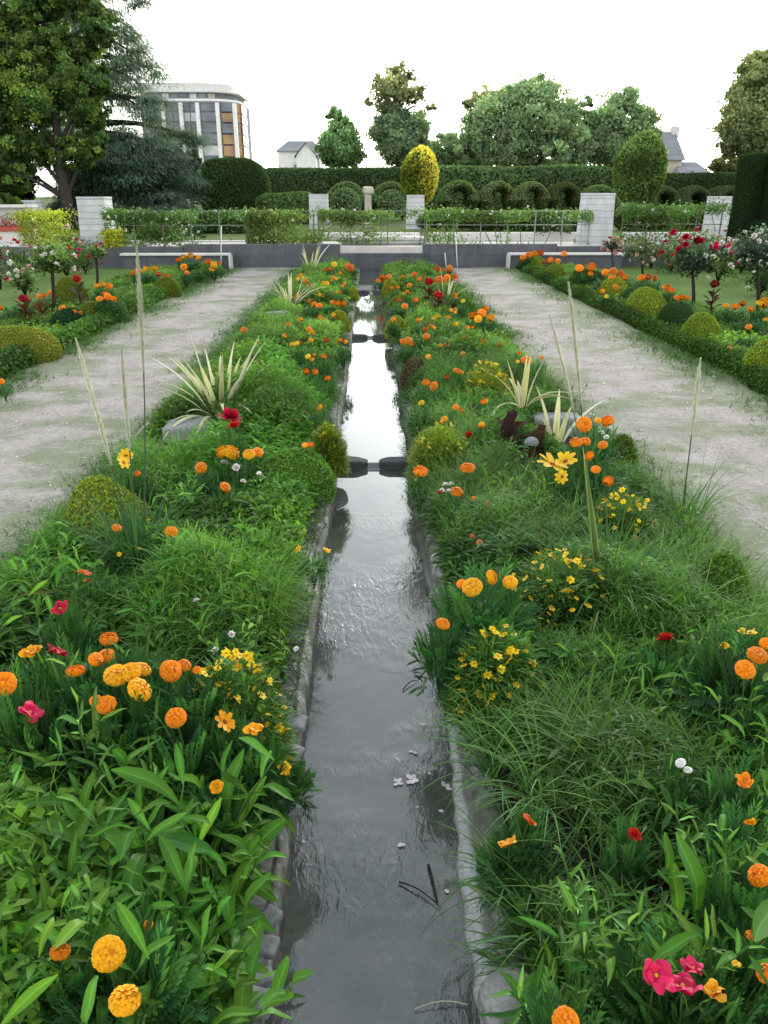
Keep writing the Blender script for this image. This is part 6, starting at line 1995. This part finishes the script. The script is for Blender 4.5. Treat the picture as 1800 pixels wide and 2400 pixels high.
# ------------------------------------------------------------------ what nobody could count: the leafy filling of the beds
def cover(name, sx, y0, y1, n, styles, x0=0.36, x1=1.66, hs=1.0, big=1.0, seed=0):
    yy = y0 + (y1 - y0) * rng.random(n * 2)
    xx = x0 + (x1 - x0) * rng.random(n * 2)
    u = (xx - x0) / (x1 - x0)
    P2 = np.stack([sx * xx, yy], -1)
    hh = (0.06 + 0.20 * np.clip(np.sin(PI * np.clip(u * 0.97 + 0.03, 0, 1)), 0, 1) ** 0.7) * hs
    hh = hh * (1 + 0.4 * vnoise(P2, 4.5, 61 + seed) + 0.3 * vnoise(P2, 2.0, 63 + seed) + 0.2 * vnoise(P2, 11.0, 62 + seed)).clip(0.25, 2.1)
    gap = vnoise(P2, 6.0, 77 + seed) + 0.6 * vnoise(P2, 15.0, 78 + seed)
    keep = gap > (-0.75 if y1 < 4 else -1.0)
    if sx > 0:
        hole = ((xx - 0.72) / 0.3) ** 2 + ((yy - 1.5) / 0.22) ** 2 < 1
        keep &= ~(hole & (rng.random(n * 2) < 0.72))
    for ex in EXCL:
        keep &= ((P2[:, 0] - ex[0]) / ex[2]) ** 2 + ((P2[:, 1] - ex[1]) / ex[3]) ** 2 > 0.85 + 0.15 * rng.random()
    P2, hh, xx, yy = P2[keep][:n], hh[keep][:n], xx[keep][:n], yy[keep][:n]
    n = len(hh)
    sel = np.stack([vnoise(P2, 2.6, 100 + 7 * s[0] + seed) + rng.normal(0, 0.35, n) for s in styles], -1) + np.array([s[1] for s in styles])
    sel = sel.argmax(-1)
    z = hh * rng.random(n) ** 0.55
    P = np.stack([P2[:, 0], P2[:, 1], 0.02 + z], -1)
    tone = (1.0 if y1 > 8 else 0.9 if sx < 0 else 0.86) * (1 + 0.36 * vnoise(P2, 3.3, 90 + seed))  # nearer beds darker: foreground shade put into the leaf colour
    for k, s in enumerate(styles):
        nm, _, kind, col = s[3], 0, s[2], s[4]
        m = sel == k
        q = P[m]
        c = vary(col, len(q), 0.24, 0.08) * tone[m][:, None].clip(0.5, 1.6)
        az = rng.uniform(0, 2 * PI, len(q))
        N = len(q)
        if not N:
            continue
        g = Geo()
        if kind == 'lance':
            for j in range(2):
                blades(g, q, dirs(az + j * 2.2, rng.uniform(0.1, 1.0, N)), big * rng.uniform(0.04, 0.11, N), big * rng.uniform(0.008, 0.022, N), rng.uniform(0.3, 1.2, N), 3, 'spat', 0.3, col=c, roll=rng.normal(0, 0.4, N))
        elif kind == 'fine':
            for j in range(4):
                blades(g, q + rng.normal(0, 0.015, (N, 3)), dirs(az + j * 1.6, rng.uniform(0.2, 1.3, N)), big * rng.uniform(0.03, 0.075, N), big * rng.uniform(0.004, 0.009, N), rng.uniform(0.2, 1.0, N), 2, 'lance', col=c)
        elif kind == 'round':
            for j in range(3):
                cards(g, q + rng.normal(0, 0.02 * big, (N, 3)), rng.normal(0, 0.6, (N, 3)) + [0, 0, 1], big * rng.uniform(0.02, 0.045, N), c, 0.8)
        else:
            q[:, 2] *= 0.4
            for j in range(2):
                blades(g, q + rng.normal(0, 0.01, (N, 3)), dirs(az + j * 2, rng.uniform(0.8, 1.5, N)), big * rng.uniform(0.12, 0.34, N), big * rng.uniform(0.003, 0.0065, N), rng.uniform(0.6, 2.0, N), 6, 'blade', col=c, tip=c * 1.35)
        struct(nm, g, M['leaf'], 'stuff')


LSTY = [(1, 0.25, 'lance', 'leafy_undergrowth', (0.095, 0.21, 0.032)), (2, 0.2, 'fine', 'feathery_undergrowth', (0.14, 0.25, 0.04)), (3, -0.1, 'round', 'ground_cover', (0.16, 0.27, 0.04)), (4, -0.3, 'grass', 'grass', (0.12, 0.22, 0.045))]
RSTY = [(5, -0.1, 'lance', 'leafy_undergrowth', (0.095, 0.20, 0.045)), (6, 0.35, 'fine', 'feathery_undergrowth', (0.125, 0.235, 0.05)), (7, -0.25, 'round', 'ground_cover', (0.11, 0.215, 0.04)), (8, -0.1, 'grass', 'grass', (0.14, 0.235, 0.06))]
cover('near', -1, 0.7, 3.4, 26000, LSTY, hs=0.95)
cover('near', 1, 0.7, 3.4, 26000, RSTY, hs=0.8, seed=3)
cover('mid', -1, 3.4, 8.0, 26000, LSTY, big=0.95, seed=1)
cover('mid', 1, 3.4, 8.0, 26000, RSTY, big=0.95, seed=4)
FSTY = [(1, 0.0, 'lance', 'leafy_undergrowth', (0.12, 0.215, 0.04)), (2, 0.35, 'fine', 'feathery_undergrowth', (0.15, 0.24, 0.055)), (3, 0.1, 'round', 'ground_cover', (0.165, 0.26, 0.045))]
cover('far', -1, 8.0, 20.2, 22000, FSTY, big=1.4, seed=2, x0=0.4, hs=0.8)
cover('far', 1, 8.0, 20.2, 22000, FSTY, big=1.4, seed=5, x0=0.4, hs=0.8)
cover('border', -1, 4.0, 20.2, 14000, FSTY, x0=3.95, x1=5.5, big=1.4, seed=6, hs=0.38)
cover('border', 1, 4.0, 20.2, 14000, FSTY, x0=3.95, x1=5.5, big=1.4, seed=7, hs=0.38)


def fringe(sx, xc, y0, y1, n, sd, big=1.0, col=(0.08, 0.14, 0.045)):
    y = y0 + (y1 - y0) * rng.random(n)
    x = xc + np.abs(rng.normal(0, sd, n)) * (1 if xc < 2.5 else -1)
    P = np.stack([sx * x, y, np.full(n, 0.0)], -1)
    keep = vnoise(P[:, :2], 3.0, 17) + rng.normal(0, 0.4, n) > -0.2
    P, n = P[keep], int(keep.sum())
    g = Geo()
    c = vary(col, n, 0.25)
    for j in range(3):
        blades(g, P + rng.normal(0, 0.012, (n, 3)) * [1, 1, 0], dirs(rng.uniform(0, 6.3, n), rng.uniform(0.5, 1.4, n)), big * rng.uniform(0.025, 0.08, n), big * rng.uniform(0.003, 0.007, n), rng.uniform(0.3, 1.5, n), 3, 'blade', col=c, tip=c * 1.3)
    struct('grass', g, M['leaf'], 'stuff')


for sx in (-1, 1):
    fringe(sx, 1.62, 1.0, 7.0, 6500, 0.14)
    fringe(sx, 1.64, 7.0, 20.4, 5200, 0.15, 1.5)
    fringe(sx, 3.72, 4.0, 20.4, 5200, 0.22, 1.3)
def pebbles(sx):
    n = 9000
    y = 3.0 + 9.0 * rng.random(n) ** 1.5
    x = sx * rng.uniform(1.75, 3.75, n)
    r_ = 0.0035 * np.exp(rng.normal(0, 0.4, n)) * (0.8 + 0.06 * y)
    o8 = np.array([(1, 0, 0), (0, 1, 0), (-1, 0, 0), (0, -1, 0), (0, 0, 0.7), (0, 0, -0.3)])
    V = o8[None] * r_[:, None, None] * rng.uniform(0.7, 1.4, (n, 1, 3)) + np.stack([x, y, 0.003 + 0.008 * vnoise(np.stack([x, y], -1), 2.1, 4) + 0.004 * vnoise(np.stack([x, y], -1), 6.0, 9)], -1)[:, None, :]
    T = np.array([(0, 1, 4), (1, 2, 4), (2, 3, 4), (3, 0, 4)])
    F3 = (np.arange(n)[:, None, None] * 6 + T[None]).reshape(-1, 3)
    g = Geo()
    g.add(V.reshape(-1, 3), F3=F3, col=np.repeat(vary((0.36, 0.33, 0.31), n, 0.35, 0.05), 6, 0))
    struct('gravel', g, M['stem'], 'stuff')
    n = 1500
    P = np.stack([sx * rng.uniform(1.9, 3.6, n), 3.0 + 12 * rng.random(n), np.zeros(n)], -1)
    keep = vnoise(P[:, :2], 2.6, 33) + rng.normal(0, 0.3, n) > 0.75
    P, n = P[keep], int(keep.sum())
    g = Geo()
    for j in range(5):
        blades(g, P + rng.normal(0, 0.02, (n, 3)) * [1, 1, 0], dirs(rng.uniform(0, 6.3, n), rng.uniform(0.1, 1.1, n)), rng.uniform(0.015, 0.05, n), rng.uniform(0.004, 0.009, n), 0.6, 2, 'lance', col=vary((0.09, 0.16, 0.05), n, 0.3))
    struct('weeds', g, M['leaf'], 'stuff')


pebbles(-1)
pebbles(1)
# overhanging wisps along the channel edges
def wisps(sx, y0, y1, n, big, col):
    y = y0 + (y1 - y0) * rng.random(n)
    P = np.stack([sx * (0.30 + 0.06 * rng.random(n)), y, 0.0 + 0.08 * rng.random(n)], -1)
    keep = vnoise(P[:, 1:2], 4.0, 19) + rng.normal(0, 0.35, n) > 0.15
    P, n = P[keep], int(keep.sum())
    g = Geo()
    a = np.where(rng.random(n) < 0.75, PI if sx > 0 else 0.0, rng.uniform(0, 6.3, n)) + rng.normal(0, 0.7, n)
    c = vary(col, n, 0.3)
    for j in range(3):
        blades(g, P + rng.normal(0, 0.012, (n, 3)), dirs(a + rng.normal(0, 0.4, n), rng.uniform(-0.2, 0.9, n)), big * rng.uniform(0.04, 0.12, n), big * rng.uniform(0.003, 0.009, n), rng.uniform(0.3, 1.3, n), 4, 'lance', col=c)
    struct('grass', g, M['leaf'], 'stuff')


for sx in (-1, 1):
    wisps(sx, 1.2, 5.4, 700, 0.9, (0.06, 0.115, 0.035))
    wisps(sx, 5.4, 12.0, 1800, 1.1, (0.07, 0.14, 0.035))
    wisps(sx, 12.0, 20.0, 1200, 1.2, (0.08, 0.15, 0.035))

# ------------------------------------------------------------------ on the water
for k, (px, py, sz) in enumerate(((893, 1622, 0.018), (857, 1690, 0.018), (890, 1684, 0.024), (962, 1700, 0.02), (960, 1752, 0.016), (868, 1820, 0.018), (925, 1668, 0.01), (965, 1930, 0.012), (905, 1745, 0.008))):
    p = G(px, py, POOL_Z[0] + 0.004)
    g = Geo()
    n = (2, 4, 5, 3, 1, 2, 1, 2, 1)[k]
    a = np.arange(n) * 1.3 + rng.uniform(0, 6) + rng.normal(0, 0.3, n)
    D = dirs(a, np.full(n, 0.35))
    blades(g, D * 0.002, D, sz * rng.uniform(0.8, 1.2, n), sz * 0.8, 0.5, 3, 'round', -0.3, col=vary((0.72, 0.66, 0.68), n, 0.08, 0.02))
    o = obj('petal', g, M['petal'])
    o.location = p
    tag(o, 'fallen pale pink petal floating on the near stream', 'petal', 'fallen petals on the near stream')
for k, (a, b, lab, w) in enumerate((((862, 1905), (952, 1960), 'dark wet twig lying in the stream by the right ledge', 0.0025), ((925, 1868), (945, 1950), 'short dark stick crossing the wet twig', 0.0035), ((870, 1490), (900, 1470), 'thin dark twig floating in the middle of the stream', 0.0025), ((1010, 2170), (895, 2180), 'pale dead grass stem lying on the water at the lower right', 0.002))):
    p, q = G(*a, POOL_Z[0] + 0.006), G(*b, POOL_Z[0] + 0.006)
    g = Geo()
    t = np.linspace(0, 1, 7)[:, None]
    tube(g, (q - p) * t + np.array([0.0, 0.01, 0.006]) * np.sin(PI * t), w * (1.1 - 0.5 * t[:, 0]), 6, (0.03, 0.022, 0.018) if k < 3 else (0.4, 0.38, 0.28))
    o = obj('twig', g, M['bark'])
    o.location = p
    tag(o, lab, 'twig')
p = G(630, 2152, POOL_Z[0] + 0.02)
g = Geo()
blades(g, np.zeros((1, 3)), np.array([[1.0, 0.12, 0.3]]), 0.075, 0.017, 0.7, 5, 'lance', 0.3, col=(0.08, 0.17, 0.04))
o = obj('fallen_leaf', g, M['leaf'])
o.location = G(598, 2160, POOL_Z[0] + 0.012)
tag(o, 'green lance leaf lying over the water at the lower left', 'leaf')
# ------------------------------------------------------------------ daylight
SUN_AZ, SUN_EL = R(18.0), R(15.0)
w = bpy.data.worlds.new('World')
SC.world = w
w.use_nodes = True
nt = w.node_tree
nt.nodes.clear()
sky = nt.nodes.new('ShaderNodeTexSky')
sky.sky_type = 'NISHITA'
sky.sun_disc = False
sky.sun_elevation = SUN_EL
sky.sun_rotation = SUN_AZ
sky.air_density, sky.dust_density, sky.ozone_density = 1.0, 3.0, 1.0
hs = nt.nodes.new('ShaderNodeHueSaturation')
hs.inputs['Saturation'].default_value = 0.3
hs.inputs['Value'].default_value = 1.5
mx = nt.nodes.new('ShaderNodeMix')
mx.data_type = 'RGBA'
mx.inputs[0].default_value = 0.5
mx.inputs[7].default_value = (15.0, 15.3, 15.6, 1)
bg = nt.nodes.new('ShaderNodeBackground')
bg.inputs['Strength'].default_value = 0.15
ow = nt.nodes.new('ShaderNodeOutputWorld')
tc = nt.nodes.new('ShaderNodeTexCoord')
sx = nt.nodes.new('ShaderNodeSeparateXYZ')
rp = nt.nodes.new('ShaderNodeMix')
rp.data_type = 'RGBA'
pw = nt.nodes.new('ShaderNodeMath')
pw.operation = 'POWER'
pw.use_clamp = True
pw.inputs[1].default_value = 0.8
rp.inputs[6].default_value = (29.0, 28.4, 26.8, 1)
rp.inputs[7].default_value = (13.0, 14.2, 15.6, 1)
nt.links.new(tc.outputs['Generated'], sx.inputs[0])
nt.links.new(sx.outputs[2], pw.inputs[0])
nt.links.new(pw.outputs[0], rp.inputs[0])
nt.links.new(rp.outputs[2], mx.inputs[7])
nt.links.new(sky.outputs[0], hs.inputs['Color'])
nt.links.new(hs.outputs[0], mx.inputs[6])
nt.links.new(mx.outputs[2], bg.inputs['Color'])
nt.links.new(bg.outputs[0], ow.inputs['Surface'])
sd = bpy.data.lights.new('sun', 'SUN')
sd.energy = 1.5
sd.angle = R(11.0)
sd.color = (1.0, 0.88, 0.68)
so = bpy.data.objects.new('sun', sd)
COL.objects.link(so)
dvec = Vector((math.sin(SUN_AZ) * math.cos(SUN_EL), math.cos(SUN_AZ) * math.cos(SUN_EL), math.sin(SUN_EL)))
so.rotation_euler = dvec.to_track_quat('Z', 'Y').to_euler()

SC.view_settings.view_transform = 'Standard'
SC.view_settings.look = 'None'
SC.view_settings.exposure = 0.0
SC.view_settings.gamma = 1.0
SC.cycles.max_bounces = 6
SC.cycles.diffuse_bounces = 2
SC.cycles.glossy_bounces = 3
SC.cycles.transmission_bounces = 4
SC.cycles.transparent_max_bounces = 4
SC.cycles.sample_clamp_indirect = 6.0
SC.cycles.use_denoising = True
